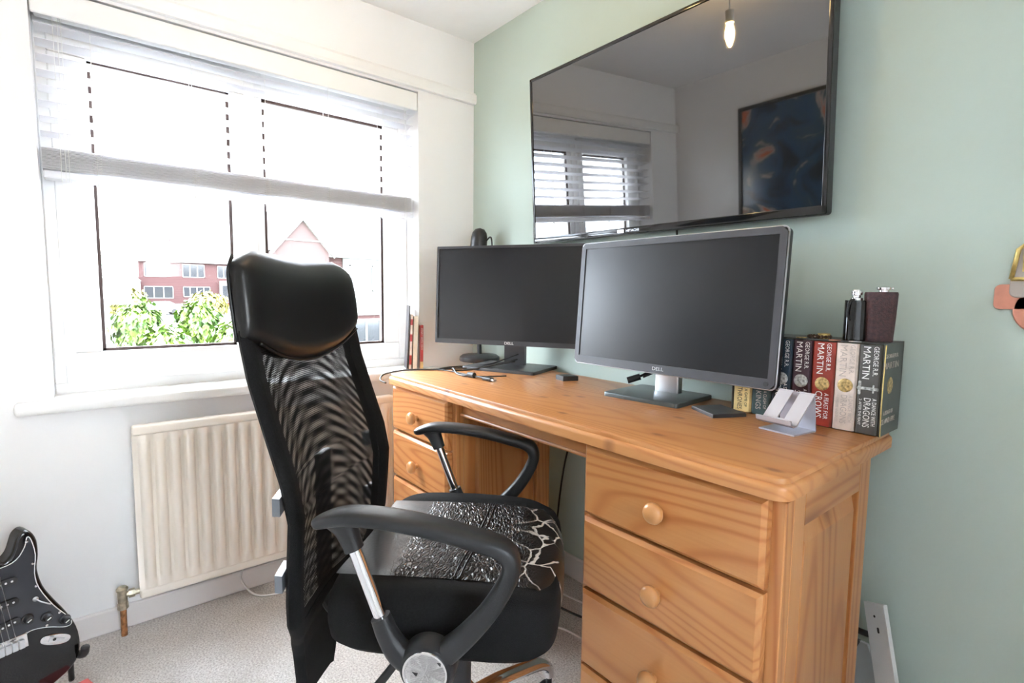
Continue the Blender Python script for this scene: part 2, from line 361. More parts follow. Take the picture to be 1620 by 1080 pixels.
add_box(bm, (XR+.1, 0, 0), (XL, .1, CZ)); struct('wall_added_landing_side', bm, 'white_wall')  # landing is unseen, added to carry the fill window
WY0, WY1, WZ0, WZ1 = -1.38, -.60, .90, 2.0
bm = NB()
for lo, hi in (((XL, YB-.1, 0), (XL+.1, .1, WZ0)), ((XL, YB-.1, WZ1), (XL+.1, .1, CZ)), ((XL, YB-.1, WZ0), (XL+.1, WY0, WZ1)), ((XL, WY1, WZ0), (XL+.1, .1, WZ1))): add_box(bm, lo, hi)
struct('wall_added_landing', bm, 'white_wall')
w2 = thing('added_fill_window', None, None, (XL+.05, -1.0, WZ0), kind='structure')  # unseen window, added to send soft fill light through the doorway
bm = NB(); c_ = (WY0+WY1)/2
for lo, hi in (((XL+.02, WY0, WZ0), (XL+.08, WY1, WZ0+.06)), ((XL+.02, WY0, WZ1-.06), (XL+.08, WY1, WZ1)), ((XL+.02, WY0, WZ0), (XL+.08, WY0+.06, WZ1)), ((XL+.02, WY1-.06, WZ0), (XL+.08, WY1, WZ1)), ((XL+.02, c_-.03, WZ0), (XL+.08, c_+.03, WZ1))): add_box(bm, lo, hi, .004)
part(w2, 'window_frame', bm, 'upvc', world=True)
for a, b_ in ((WY0+.06, c_-.03), (c_+.03, WY1-.06)): bm = NB(); add_box(bm, (XL+.048, a, WZ0+.06), (XL+.052, b_, WZ1-.06)); part(w2, 'pane', bm, 'window_glass', world=True)
def skirt(name, lo, hi): bm = NB(); add_box(bm, lo, hi, .006, 2); struct(name, bm, 'skirting_white')
skirt('baseboard_window', (0, YB, 0), (.014, 0, .078)); skirt('baseboard_green', (.014, -.014, 0), (XR, 0, .088)); skirt('baseboard_opposite', (.014, YB, 0), (XR, YB+.014, .078))
# picture-rail batten over the window
bm = NB(); add_prism(bm, [(0, 1.945), (.018, 1.945), (.022, 1.955), (.022, 1.982), (.012, 1.994), (0, 1.994)], -YB-.0, frame_m((0, 0, 0), (1, 0, 0), (0, 0, 1)))
struct('trim_1', bm, 'gloss_white')
# open door of the added doorway, swung back onto the added landing
d = thing('door_1', None, None, (XR+.1, DW1, 0), kind='structure')
bm = NB(); add_box(bm, (.0, -.04, .006), (.78, -.005, 1.985), .004); part(d, 'door_leaf', bm, 'gloss_white')
bm = NB(); add_cyl(bm, (.72, -.04, 1.0), (.72, -.085, 1.0), .01); add_cyl(bm, (.72, -.08, 1.0), (.60, -.08, 1.0), .009); part(d, 'door_handle', bm, 'silver', 40)
bm = NB()
for lo, hi in (((XR-.018, DW0-.06, 0), (XR-.001, DW0, 2.08)), ((XR-.018, DW1, 0), (XR-.001, DW1+.06, 2.08)), ((XR-.018, DW0-.06, 2.02), (XR-.001, DW1+.06, 2.08))): add_box(bm, lo, hi, .004)
part(d, 'door_frame', bm, 'gloss_white', world=True)

# ------------------------------------------------------------------ window
wi = thing('window_1', None, None, (-.13, -.9, OZ0), kind='structure')
FX0, FX1 = -.17, -.105
bm = NB()
for lo, hi in (((FX0, OY0, OZ0), (FX1, OY1, OZ0+.052)), ((FX0, OY0, OZ1-.07), (FX1, OY1, OZ1)), ((FX0, OY0, OZ0+.05), (FX1, OY0+.035, OZ1-.06)), ((FX0, OY1-.04, OZ0+.05), (FX1, OY1, OZ1-.06)), ((FX0, -.945, OZ0+.05), (FX1, -.905, OZ1-.06))): add_box(bm, lo, hi, .004)
part(wi, 'window_frame', bm, 'upvc', world=True)
def sash(y0, y1, z0, z1, py0, py1, pz0, pz1, x1):
    bm = NB()
    for lo, hi in (((FX0+.01, y0, z0), (x1, y1, pz0)), ((FX0+.01, y0, pz1), (x1, y1, z1)), ((FX0+.01, y0, pz0), (x1, py0, pz1)), ((FX0+.01, py1, pz0), (x1, y1, pz1))): add_box(bm, lo, hi, .005, 2)
    s = part(wi, 'sash', bm, 'upvc', world=True)
    bm = NB(); g = .0095; xa, xb = -.128, -.1185
    for lo, hi in (((xa, py0-.001, pz0), (xb, py1, pz0+g)), ((xa, py0, pz1-g), (xb, py1, pz1)), ((xa, py0-.001, pz0), (xb, py0+g, pz1)), ((xa, py1-g, pz0), (xb, py1+.001, pz1))): add_box(bm, lo, hi)
    part(s, 'gasket', bm, 'gasket', world=True)
    bm = NB(); add_box(bm, (-.134, py0, pz0), (-.130, py1, pz1)); part(s, 'pane', bm, 'window_glass', world=True)
    return s
s1 = sash(-1.475, -.940, .794, 1.875, -1.382, -.988, .890, 1.794, -.095)
s2 = sash(-.908, -.322, .794, 1.875, -.878, -.397, .868, 1.800, -.112)
bm = NB(); add_box(bm, (-.10, -.972, 1.20), (-.088, -.952, 1.28), .003); add_box(bm, (-.09, -.967, 1.17), (-.06, -.957, 1.245), .004); part(s1, 'window_handle', bm, 'gloss_white', world=True)
for z in (.85, 1.62): bm = NB(); add_box(bm, (-.103, -1.478, z), (-.084, -1.448, z+.09), .004); part(s1, 'hinge', bm, 'gloss_white', world=True)
bm = NB(); add_box(bm, (-.108, OY0-.0, OZ0), (.0, OY1, OZ0+.018)); add_box(bm, (-.004, OY0-.085, OZ0-.018), (.045, OY1+.09, OZ0+.018), .012, 3); part(wi, 'window_sill', bm, 'gloss_white', smooth=40, world=True)

# ------------------------------------------------------------------ venetian blind
bl = thing('venetian_blind', 'white wooden venetian blind half raised in the window recess', 'blind', (-.04, -.895, 1.41))
BY0, BY1 = -1.497, -.302
bm = NB(); add_box(bm, (-.012, OY0+.003, 1.858), (-.002, OY1-.003, 1.930), .003); part(bl, 'valance', bm, 'gloss_white', world=True)
bm = NB(); add_box(bm, (-.075, BY0, 1.872), (-.018, BY1, 1.915), .003); part(bl, 'headrail', bm, 'gloss_white', world=True)
def slat_mesh():
    bm = NB(); n = 6; top = []; bot = []
    for k in range(n+1):
        x = -.025+.05*k/n; z = .003*(1-(x/.025)**2)
        top.append((x, z+.0012)); bot.append((x, z-.0012))
    add_prism(bm, top+bot[::-1], BY1-BY0, frame_m((0, 0, 0), (1, 0, 0), (0, 0, 1)) @ Matrix.Translation((0, 0, 0)))
    return bm
sl0 = finish('slat', slat_mesh(), 'blind_white', 50); L0 = BY1-BY0
base = V((-.04, -.895, 1.41))
def put_slat(o, z, tilt): o.parent = bl; o.location = V((-.044, BY0+L0, z))-base; o.rotation_euler = (0, tilt, 0)
nsl = 0
for k in range(8):
    o = sl0 if nsl == 0 else sl0.copy()
    if nsl: COL.objects.link(o)
    put_slat(o, 1.836-.0425*k, math.radians(-7)); nsl += 1
for k in range(17):
    o = sl0.copy(); COL.objects.link(o); put_slat(o, 1.436+.0037*k, random.uniform(-.01, .01))
bm = NB(); add_box(bm, (-.07, BY0, 1.409), (-.018, BY1, 1.431), .005, 2); part(bl, 'bottom_rail', bm, 'blind_white', world=True)
for y in (-1.372, -1.115, -.89, -.665, -.44):
    bm = NB()
    for x in (-.0165, -.0715): add_cyl(bm, (x, y, 1.43), (x, y, 1.875), .0008, seg=5)
    for q in range(9):
        add_tube(bm, [(-.0165, y-.012+random.uniform(0, .004), 1.436+.007*q), (-.009, y+random.uniform(-.006, .006), 1.433+.007*q), (-.0165, y+.012, 1.440+.007*q)], .0008, 4, 4)
    add_lathe(bm, [(.0, 0), (.004, .002), (.0045, .007), (.002, .011)], (-.03, y, 1.397), seg=8)
    part(bl, 'ladder_cord', bm, 'lamp_white', world=True)
for y in (-1.455, -1.445, -1.437, -.345, -.337): bm = NB(); add_cyl(bm, (-.014, y, 1.39), (-.014, y, 1.87), .0009, seg=5); part(bl, 'pull_cord', bm, 'lamp_white', world=True)

# ------------------------------------------------------------------ radiator
ra = thing('radiator', 'cream fluted panel radiator on the wall below the window', 'radiator', (.055, -.89, .11))
RY0, RY1, RZ0, RZ1 = -1.328, -.45, .112, .670
bm = NB(); pitch = .0405; n = int((RY1-RY0-.02)/pitch); prof = []
y = RY0+.012
for k in range(n):
    for f, x in ((0, .060), (.08, .061), (.22, .078), (.34, .083), (.58, .083), (.72, .078), (.86, .061)): prof.append((y+f*pitch, x))
    y += pitch
prof.append((y, .069)); prof.append((RY1, .061)); prof.insert(0, (RY0, .061))
zs = [RZ0+.030, RZ0+.05, RZ0+.065, RZ1-.06, RZ1-.045, RZ1-.030]; ks = [0, .3, 1, 1, .3, 0]
rows = [[bm.verts.new((.079+(px-.079)*k, py, z)) for py, px in prof] for z, k in zip(zs, ks)]
for a, b_ in zip(rows, rows[1:]):
    for j in range(len(a)-1): bm.faces.new((a[j], a[j+1], b_[j+1], b_[j]))
part(ra, 'fluted_panel', bm, 'radiator_cream', 50, world=True)
bm = NB(); add_box(bm, (.045, RY0, RZ0), (.0795, RY1, RZ0+.032), .008, 3); add_box(bm, (.045, RY0, RZ1-.032), (.0795, RY1, RZ1), .008, 3); add_box(bm, (.045, RY0, RZ0+.02), (.059, RY1, RZ1-.02), .003)
part(ra, 'panel_edge', bm, 'radiator_cream', 40, world=True)
for yy in (-1.15, -.62):
    for z in (.2, .58): bm = NB(); add_box(bm, (.001, yy-.015, z), (.046, yy+.015, z+.03)); part(ra, 'wall_bracket', bm, 'radiator_cream', world=True)
bm = NB(); add_cyl(bm, (.052, -1.372, .108), (.052, -1.372, .150), .013); add_cyl(bm, (.052, -1.372, .132), (.052, -1.326, .132), .009); add_lathe(bm, [(.0, 0), (.015, 0), (.016, .006), (.011, .012), (.0, .014)], (.052, -1.372, .148)); add_cyl(bm, (.052, -1.356, .132), (.052, -1.340, .132), .0135, seg=6); add_cyl(bm, (.052, -1.372, .088), (.052, -1.372, .108), .0145, seg=6)
part(ra, 'valve', bm, 'brass_worn', 40, world=True)
bm = NB(); add_cyl(bm, (.052, -1.372, 0), (.052, -1.372, .09), .0085); part(ra, 'copper_pipe', bm, 'copper_worn', 40, world=True, label='rusty copper pipe')

# ================================================================== OUTSIDE
def gz(x):                                             # street rises away from the house
    pts = [(0, -2.7), (-20, -2.65), (-42, -2.4), (-75, -1.3), (-79, -.6), (-110, 1.0), (-260, 6)]
    for (a, za), (b_, zb) in zip(pts, pts[1:]):
        if x >= b_: return za+(zb-za)*(x-a)/(b_-a)
    return pts[-1][1]
def strip(name, y0, y1, x0, x1, mat, dz=0):
    bm = NB(); xs = [x0+(x1-x0)*i/30 for i in range(31)]
    rows = [[bm.verts.new((x, y, gz(x)+dz)) for y in (y0, y1)]+[bm.verts.new((x, y, gz(x)+dz-.3)) for y in (y1, y0)] for x in xs]
    ring_skin(bm, rows); return struct(name, bm, mat)
strip('ground', -150, 150, -1, -260, 'pavement'); strip('ground_road', -9, -1.6, -2, -76, 'tarmac', .03); strip('ground_lawn', .2, 14, -12, -34, 'lawn', .04)

def quad_window(root, x, y0, y1, z0, z1, nm=3):
    bm = NB(); f = .09
    add_box(bm, (x-.05, y0, z0), (x+.06, y1, z0+f)); add_box(bm, (x-.05, y0, z1-f), (x+.06, y1, z1)); add_box(bm, (x-.05, y0, z0), (x+.06, y0+f, z1)); add_box(bm, (x-.05, y1-f, z0), (x+.06, y1, z1))
    for k in range(1, nm): yy = y0+(y1-y0)*k/nm; add_box(bm, (x-.05, yy-.06, z0), (x+.05, yy+.06, z1))
    o = part(root, 'window', bm, 'render_white', world=True)
    for k in range(nm):
        a = y0+(y1-y0)*k/nm; b_ = y0+(y1-y0)*(k+1)/nm
        bm = NB(); add_box(bm, (x-.02, a+.05, z0+.05), (x+.01, b_-.05, z1-.05)); part(o, 'pane', bm, 'pane_dark', world=True)
FX = -80.0
def terrace_house(y0, y1, label, wins, chim=None, porch=None, door=None, group=None, zo=0):
    g0 = -.2+zo; r = thing('terraced_house', label, 'house', (FX-4, (y0+y1)/2, g0), group=group)
    bm = NB(); add_box(bm, (FX-8, y0, g0-1.5), (FX, y1, g0+5.3)); part(r, 'wall', bm, 'brick_red', world=True)
    bm = NB(); add_prism(bm, [(FX+.5, g0+5.2), (FX-4, g0+7.3), (FX-8.5, g0+5.2)], y1-y0, frame_m((0, y1, 0), (1, 0, 0), (0, 0, 1))); part(r, 'roof', bm, 'roof_tile', world=True)
    bm = NB(); add_box(bm, (FX, y0, g0+5.05), (FX+.5, y1, g0+5.3)); part(r, 'fascia', bm, 'render_white', world=True)
    for (a, b_, z0, z1, nm) in wins: quad_window(r, FX, a, b_, g0+z0, g0+z1, nm)
    if chim is not None:
        bm = NB(); add_box(bm, (FX-4.4, chim-.45, g0+6.8), (FX-3.6, chim+.45, g0+8.4)); add_cyl(bm, (FX-4, chim, g0+8.4), (FX-4, chim, g0+8.8), .15, .12, 10); part(r, 'chimney', bm, 'brick_red', world=True)
    if porch:
        a, b_ = porch; bm = NB(); add_prism(bm, [(a, g0+2.5), ((a+b_)/2, g0+3.9), (b_, g0+2.5)], 1.4, frame_m((FX+.05, 0, 0), (0, 1, 0), (0, 0, 1))); add_box(bm, (FX, a+.1, g0-1), (FX+1.2, b_-.1, g0+2.52)); part(r, 'porch', bm, 'render_white', world=True)
    if door: bm = NB(); add_box(bm, (FX, door-.7, g0-.3), (FX+.5, door+.7, g0+2.7)); part(r, 'door_surround', bm, 'render_white', world=True); bm = NB(); add_box(bm, (FX+.5, door-.4, g0-.3), (FX+.55, door+.4, g0+2.1)); part(r, 'front_door', bm, 'pane_dark', world=True)
    return r
terrace_house(1.1, 8.3, 'red brick house with white gabled porch at the end of the terrace', [(1.9, 3.7, 3.2, 4.9, 2), (4.7, 7.2, 3.1, 4.9, 3), (4.6, 7.8, .3, 1.9, 3)], 7.75, (1.3, 4.3))
terrace_house(8.3, 12.6, 'red brick middle house of the terrace beside the chimney', [(8.9, 11.5, 3.1, 4.9, 3), (8.9, 12.1, .5, 1.9, 4)])
terrace_house(12.6, 22, 'red brick house of the terrace with a white framed front door', [(13.0, 14.6, 3.1, 4.8, 2), (15.5, 17.8, 2.9, 4.7, 3), (15.8, 17.4, .1, 1.6, 2)], None, None, 13.9)
# garage block to the left
r = thing('garage', 'low pale garage with flat roof and dark opening beside the road', 'garage', (-84, -2.2, -.8))
bm = NB(); add_box(bm, (-90, -6.2, -1.5), (-82, .4, 3.6)); part(r, 'wall', bm, 'render_white', world=True)
bm = NB(); add_box(bm, (-90.3, -6.5, 3.6), (-81.4, .7, 4.0)); part(r, 'roof', bm, 'roof_tile', world=True)
bm = NB(); add_box(bm, (-82, -4.6, -.8), (-81.9, -2.6, 1.3)); part(r, 'garage_door', bm, 'pane_dark', world=True)
# near house on the right
NX = -31.0
r = thing('gabled_house', 'near brick house with tiled roof, front gable and white panelled bays', 'house', (NX-4, 14, -2.6))
bm = NB(); add_box(bm, (NX-8, 7.2, -3), (NX, 24, 3.55)); part(r, 'wall', bm, 'brick_brown', world=True)
bm = NB(); add_prism(bm, [(NX+.4, 3.5), (NX-4, 6.3), (NX-8.4, 3.5)], 17.2, frame_m((0, 24.2, 0), (1, 0, 0), (0, 0, 1))); part(r, 'roof', bm, 'roof_brown', world=True)
bm = NB(); add_prism(bm, [(7.25, 3.5), (8.8, 5.35), (10.35, 3.5), (10.35, -3), (7.25, -3)], 1.0, frame_m((NX-.2, 0, 0), (0, 1, 0), (0, 0, 1))); part(r, 'gable', bm, 'brick_brown', world=True)
bm = NB(); M = frame_m((NX+.8, 0, 0), (0, 1, 0), (0, 0, 1))
for a, b_ in (((6.95, 3.4), (8.8, 5.55)), ((10.65, 3.4), (8.8, 5.55))): add_prism(bm, [a, (a[0], a[1]-.22), (b_[0], b_[1]-.22), b_], .2, M)
add_box(bm, (NX+.8, 7.6, 4.12), (NX+.86, 10.0, 4.2)); part(r, 'bargeboard', bm, 'render_white', world=True)
bm = NB(); add_box(bm, (NX, 10.4, 3.3), (NX+.45, 24.2, 3.55)); part(r, 'fascia', bm, 'render_white', world=True)
bm = NB(); add_box(bm, (NX, 11.5, -.35), (NX+.12, 14.0, 3.3)); add_box(bm, (NX, 14.95, -1.5), (NX+.12, 24, 3.3)); part(r, 'white_panel', bm, 'render_white', world=True)
for a in ((11.9, 13.5, 1.2, 2.9, 2), (15.2, 18.2, .9, 2.9, 3), (12.0, 14.0, -2.2, -.6, 2), (15.9, 18.2, -2.0, -.5, 2)): quad_window(r, NX+.12, *a)
# bushes
def leaf_cloud(bm, c, rx, ry, rz, n, s, rng):
    for _ in range(n):
        th_, ph = rng.uniform(0, 2*PI), math.acos(rng.uniform(-.55, 1)); k = rng.uniform(.78, 1.06)*(1+.13*math.sin(5*th_+c[0])+.1*math.sin(7*ph+th_))
        nrm = V((math.sin(ph)*math.cos(th_), math.sin(ph)*math.sin(th_), math.cos(ph)))
        p = V(c)+V((nrm.x*rx, nrm.y*ry, nrm.z*rz))*k
        d = (nrm+V((rng.uniform(-.8, .8), rng.uniform(-.8, .8), rng.uniform(-.3, .9)))).normalized(); x, y, _d = basis(d); q = s*rng.uniform(.6, 1.3)
        bm.faces.new([bm.verts.new(p+x*a*q+y*b_*q) for a, b_ in ((-.5, 0), (0, -.9), (.5, 0), (0, .9))])
def bush(px, py, top, rx, ry, label, mat, name='garden_bush', n=1500, s=.2, group=None):
    g = gz(px); h = top-g; rng = random.Random(int(px*13+py*7))
    r = thing(name, label, 'bush', (px, py, g), group=group)
    bm = NB()
    for k in range(5): a = 2*PI*k/5; add_tube(bm, [(px, py, g), (px+.15*math.cos(a)*rx, py+.15*math.sin(a)*ry, g+h*.3), (px+.5*math.cos(a)*rx, py+.5*math.sin(a)*ry, g+h*.7)], .05, 6, 3)
    part(r, 'stem', bm, 'rosewood', world=True)
    bm = NB(); leaf_cloud(bm, (px, py, g+h*.5), rx, ry, h*.52, n, s, rng)
    for k in range(7): a = rng.uniform(0, 2*PI); leaf_cloud(bm, (px+.55*rx*math.cos(a), py+.55*ry*math.sin(a), g+h*rng.uniform(.55, .8)), rx*.45, ry*.45, h*.24, n//6, s, rng)
    part(r, 'foliage', bm, mat, world=True)
G = 'rounded bushes of the front hedge'
bush(-21.5, 1.0, -.35, 1.2, .86, 'low bright green rounded bush of the hedge beside the road', 'leaf_green', group=G)
bush(-21.0, 3.2, -.25, 1.2, .86, 'bright green rounded bush in front of the red car', 'leaf_green', group=G)
bush(-28.5, .6, .55, 1.4, 1.0, 'taller green bush behind the front hedge beside the road', 'leaf_green', group=G)
bush(-29, 3.15, .45, 1.4, 1.0, 'taller green bush below the terrace, between road and red car', 'leaf_green', group=G)
bush(-62, 1.9, 1.2, 1.2, 1.5, 'small yellow green shrub under the gabled porch', 'leaf_yellow', n=900, s=.3)
bush(-60, 8.6, .8, 1.5, 1.7, 'yellow green shrub in front of the middle terrace house', 'leaf_yellow', n=900, s=.3)
bush(-62, 12.6, .4, 1.2, 1.4, 'small round olive shrub behind the red car', 'leaf_yellow', n=700, s=.3)
bush(-66, 14.6, 1.3, 1.4, 1.6, 'dark shrub by the last terrace house', 'leaf_dark', n=800, s=.3)
bush(-98, -2.5, 6.6, 4, 5, 'pale tree crown rising behind the flat garage', 'leaf_dark', 'background_tree', n=1800, s=.5)
# cars
def car(loc, rotz, mat, label, van=False):
    r = thing('parked_car', label, 'car', loc, rotz)
    if van: body = [(-2.3, .3), (2.3, .3), (2.35, .9), (1.6, 1.15), (1.1, 1.9), (-2.2, 2.0), (-2.35, .9)]; glass = [(.4, 1.2), (1.45, 1.2), (1.02, 1.8), (.4, 1.82)]
    else: body = [(-2.1, .28), (2.1, .28), (2.15, .62), (1.95, .82), (1.05, .95), (.35, 1.42), (-.9, 1.47), (-1.75, 1.02), (-2.12, .9)]; glass = [(-1.45, 1.0), (.85, .98), (.28, 1.36), (-.85, 1.40)]
    bm = NB(); add_prism(bm, body, 1.7, frame_m((0, .85, 0), (1, 0, 0), (0, 0, 1)), .1); part(r, 'body', bm, mat, 40)
    bm = NB()
    add_prism(bm, glass, 1.74, frame_m((0, .87, 0), (1, 0, 0), (0, 0, 1))); part(r, 'side_window', bm, 'car_glass')
    bm = NB(); a, b_ = (glass[1], glass[2]); add_prism(bm, [(a[0]+.15, a[1]), (b_[0]+.1, b_[1]), (b_[0]-.1, b_[1]), (a[0]-.1, a[1])], 1.4, frame_m((0, .7, 0), (1, 0, 0), (0, 0, 1))); part(r, 'windscreen', bm, 'car_glass')
    for x in (-1.35, 1.35):
        for s in (-1, 1): bm = NB(); add_cyl(bm, (x, s*.7, .32), (x, s*.88, .32), .32, seg=18); part(r, 'wheel', bm, 'tyre', 40)
    bm = NB()
    for s in (-1, 1): add_box(bm, (2.06, s*.6-.15, .6), (2.17, s*.6+.15, .75), .02)
    part(r, 'headlight', bm, 'chrome')
car((-74, 11.8, gz(-74)), math.radians(-96), 'car_red', 'red car parked across the street behind the bushes')
car((-36, -.55, gz(-36)+.03), math.radians(4), 'car_silver', 'silver car parked at the kerb beside the hedge')
car((-66, -2.6, gz(-66)+.03), math.radians(8), 'car_white', 'white van parked in front of the flat garage', True)
car((-68, 5.0, gz(-68)), math.radians(-85), 'car_white', 'white car parked under the terrace windows')
bm = NB(); add_cyl(bm, (-58, -.1, gz(-58)), (-58, -.1, 6.2), .07, .05, 10); add_tube(bm, [(-58, -.1, 6.1), (-58, -.3, 6.5), (-58, -1.0, 6.6)], .05, 8); add_box(bm, (-58.1, -1.5, 6.52), (-57.9, -.95, 6.66), .03)
solo('street_lamp', bm, 'panel_grey', 'thin grey street lamp standing beside the road', 'street lamp', (-58, -.1, gz(-58)))

# ================================================================== DESK
ZD = .800
dk = thing('desk', 'orange pine double pedestal desk against the green wall', 'desk', (1.0, -.33, 0))
DX0, DX1, DY0, DY1 = .300, 1.695, -.590, -.045
bm = NB()
pts = rrect(DX0, DY0, DX1, DY1, .03, 5)
add_prism(bm, pts, .026, Matrix.Translation((0, 0, ZD-.035)), .009, 3); add_prism(bm, rrect(DX0+.007, DY0+.007, DX1-.007, DY1-.002, .025, 5), .012, Matrix.Translation((0, 0, ZD-.012)), .003, 2)
part(dk, 'desk_top', bm, 'pine_top', 35, world=True)
bm = NB(); add_box(bm, (DX0+.04, -.55, ZD-.045), (DX1-.04, -.15, ZD-.034)); part(dk, 'top_batten', bm, 'pine_x', world=True)
CF, CR = -.553, -.155
KNOB = [(.0, 0), (.008, 0), (.008, .008), (.012, .011), (.0195, .017), (.021, .024), (.018, .031), (.010, .0345), (.0, .035)]
def pedestal(x0, x1, dx0, dx1):
    p = NB(); T = .022
    for a in (x0, x1-.045): add_box(p, (a, CF, .0), (a+.045, CF+.03, ZD-.045), .002)      # front stiles
    add_box(p, (x0, CF, 0), (x1, CF+.025, .06), .002)
    body = part(dk, 'pedestal', p, 'pine_z', world=True)
    for z in (.243, .427, .598, .752): b2 = NB(); add_box(b2, (x0+.04, CF+.004, z-.012), (x1-.04, CF+.028, z+.008)); part(body, 'drawer_rail', b2, 'pine_x', world=True)
    for side, a in ((-1, x0), (1, x1)):                                                    # framed side panels
        xa, xb = (a, a+.02) if side < 0 else (a-.02, a)
        for ya, yb_ in ((CF+.03, CF+.075), (CR-.06, CR)): q = NB(); add_box(q, (xa, ya, 0), (xb, yb_, ZD-.045), .0015); part(body, 'stile', q, 'pine_z', world=True)
        for za, zb in ((ZD-.105, ZD-.045), (0, .08)): q = NB(); add_box(q, (xa, CF+.075, za), (xb, CR-.06, zb), .0015); part(body, 'rail', q, 'pine_y', world=True)
        q = NB(); y0, y1, z0, z1 = CF+.077, CR-.062, .082, ZD-.107; xo = xb-.003 if side > 0 else xa+.003; xi = xb-.014 if side > 0 else xa+.014; m_ = .034
        o_ = [q.verts.new((xi, y, z)) for y, z in ((y0, z0), (y1, z0), (y1, z1), (y0, z1))]; i_ = [q.verts.new((xo, y, z)) for y, z in ((y0+m_*.35, z0+m_), (y1-m_*.35, z0+m_), (y1-m_*.35, z1-m_), (y0+m_*.35, z1-m_))]
        for k in range(4): q.faces.new((o_[k], o_[(k+1) % 4], i_[(k+1) % 4], i_[k]))
        q.faces.new(i_)
        part(body, 'raised_panel', q, 'pine_z', world=True)
    q = NB(); add_box(q, (x0+.02, CR-.012, .02), (x1-.02, CR-.002, ZD-.05)); part(body, 'back_panel', q, 'pine_z', world=True)
    for z0, z1 in ((.602, .757), (.432, .594), (.248, .424), (.064, .240)):
        q = NB(); yb, yf, c_ = CF-.001, -.577, .008
        o_ = [(dx0, z0), (dx1, z0), (dx1, z1), (dx0, z1)]; i_ = [(dx0+c_, z0+c_), (dx1-c_, z0+c_), (dx1-c_, z1-c_), (dx0+c_, z1-c_)]
        r1 = [q.verts.new((x, yb, z)) for x, z in o_]; r2 = [q.verts.new((x, yf+.007, z)) for x, z in o_]; r3 = [q.verts.new((x, yf, z)) for x, z in i_]
        ring_skin(q, [r1, r2, r3])
        dr = part(dk, 'drawer', q, 'pine_x', world=True)
        q = NB(); add_lathe(q, KNOB, ((dx0+dx1)/2, yf, (z0+z1)/2-.006), (0, -1, 0), 20); part(dr, 'knob', q, 'knob_pine', 50, world=True, label='turned wooden knob')
pedestal(.312, .705, .320, .684); pedestal(1.240, 1.682, 1.258, 1.660)
bm = NB(); add_box(bm, (.70, -.530, .713), (1.245, -.512, ZD-.034), .002); part(dk, 'apron', bm, 'pine_x', world=True)
bm = NB(); add_box(bm, (.70, -.538, .711), (1.245, -.528, .721), .004, 2); part(dk, 'apron_moulding', bm, 'pine_x', world=True)

# ================================================================== TV
tvt = math.radians(3.2); tvz = V((0, -math.sin(tvt), math.cos(tvt))); tvx = V((1, 0, 0)); tvo = V((.487, -.050, 1.285))
MT = frame_m(tvo, tvx, tvz)                                        # local x right, y up, z towards the room
tv = thing('television', 'large black wall-mounted television above the two monitors', 'television', (1.0, -.03, 1.285)); TW, TH = 1.040, .606
bm = NB(); add_prism(bm, rrect(0, 0, TW, TH, .008), -.030, MT); add_prism(bm, rrect(.12, .08, TW-.12, TH-.1, .03), -.022, MT @ Matrix.Translation((0, 0, -.03))); part(tv, 'casing', bm, 'black_plastic', world=True)
bm = NB(); e = .011
for a in (rrect(0, 0, TW, .022, .004), rrect(0, TH-e, TW, TH, .004), rrect(0, 0, e, TH, .004), rrect(TW-e, 0, TW, TH, .004)): add_prism(bm, a, .004, MT, .0015)
part(tv, 'bezel', bm, 'black_gloss', 40, world=True)
bm = NB(); add_prism(bm, [(e, .022), (TW-e, .022), (TW-e, TH-e), (e, TH-e)], .0015, MT); part(tv, 'screen', bm, 'tv_glass', world=True, label='glossy dark screen reflecting the room')
text(tv, 'HITACHI', .011, MT @ Matrix.Translation((.475, .0115, .0045)), 'silver', 'lettering', .05)
bm = NB(); add_prism(bm, rrect(.415, .006, .440, .017, .002), .0006, MT @ Matrix.Translation((0, 0, .004))); part(tv, 'sticker', bm, 'silver', world=True)
bm = NB(); add_box(bm, (.8, -.035, 1.45), (1.2, -.001, 1.72)); part(tv, 'wall_bracket', bm, 'black_plastic', world=True)
bm = NB(); add_tube(bm, [(1.10, -.02, 1.33), (1.10, -.012, 1.2), (1.095, -.008, 1.0), (1.09, -.008, .5), (1.09, -.018, .1)], .003, 6); part(tv, 'power_cable', bm, 'cable_black', True, world=True)

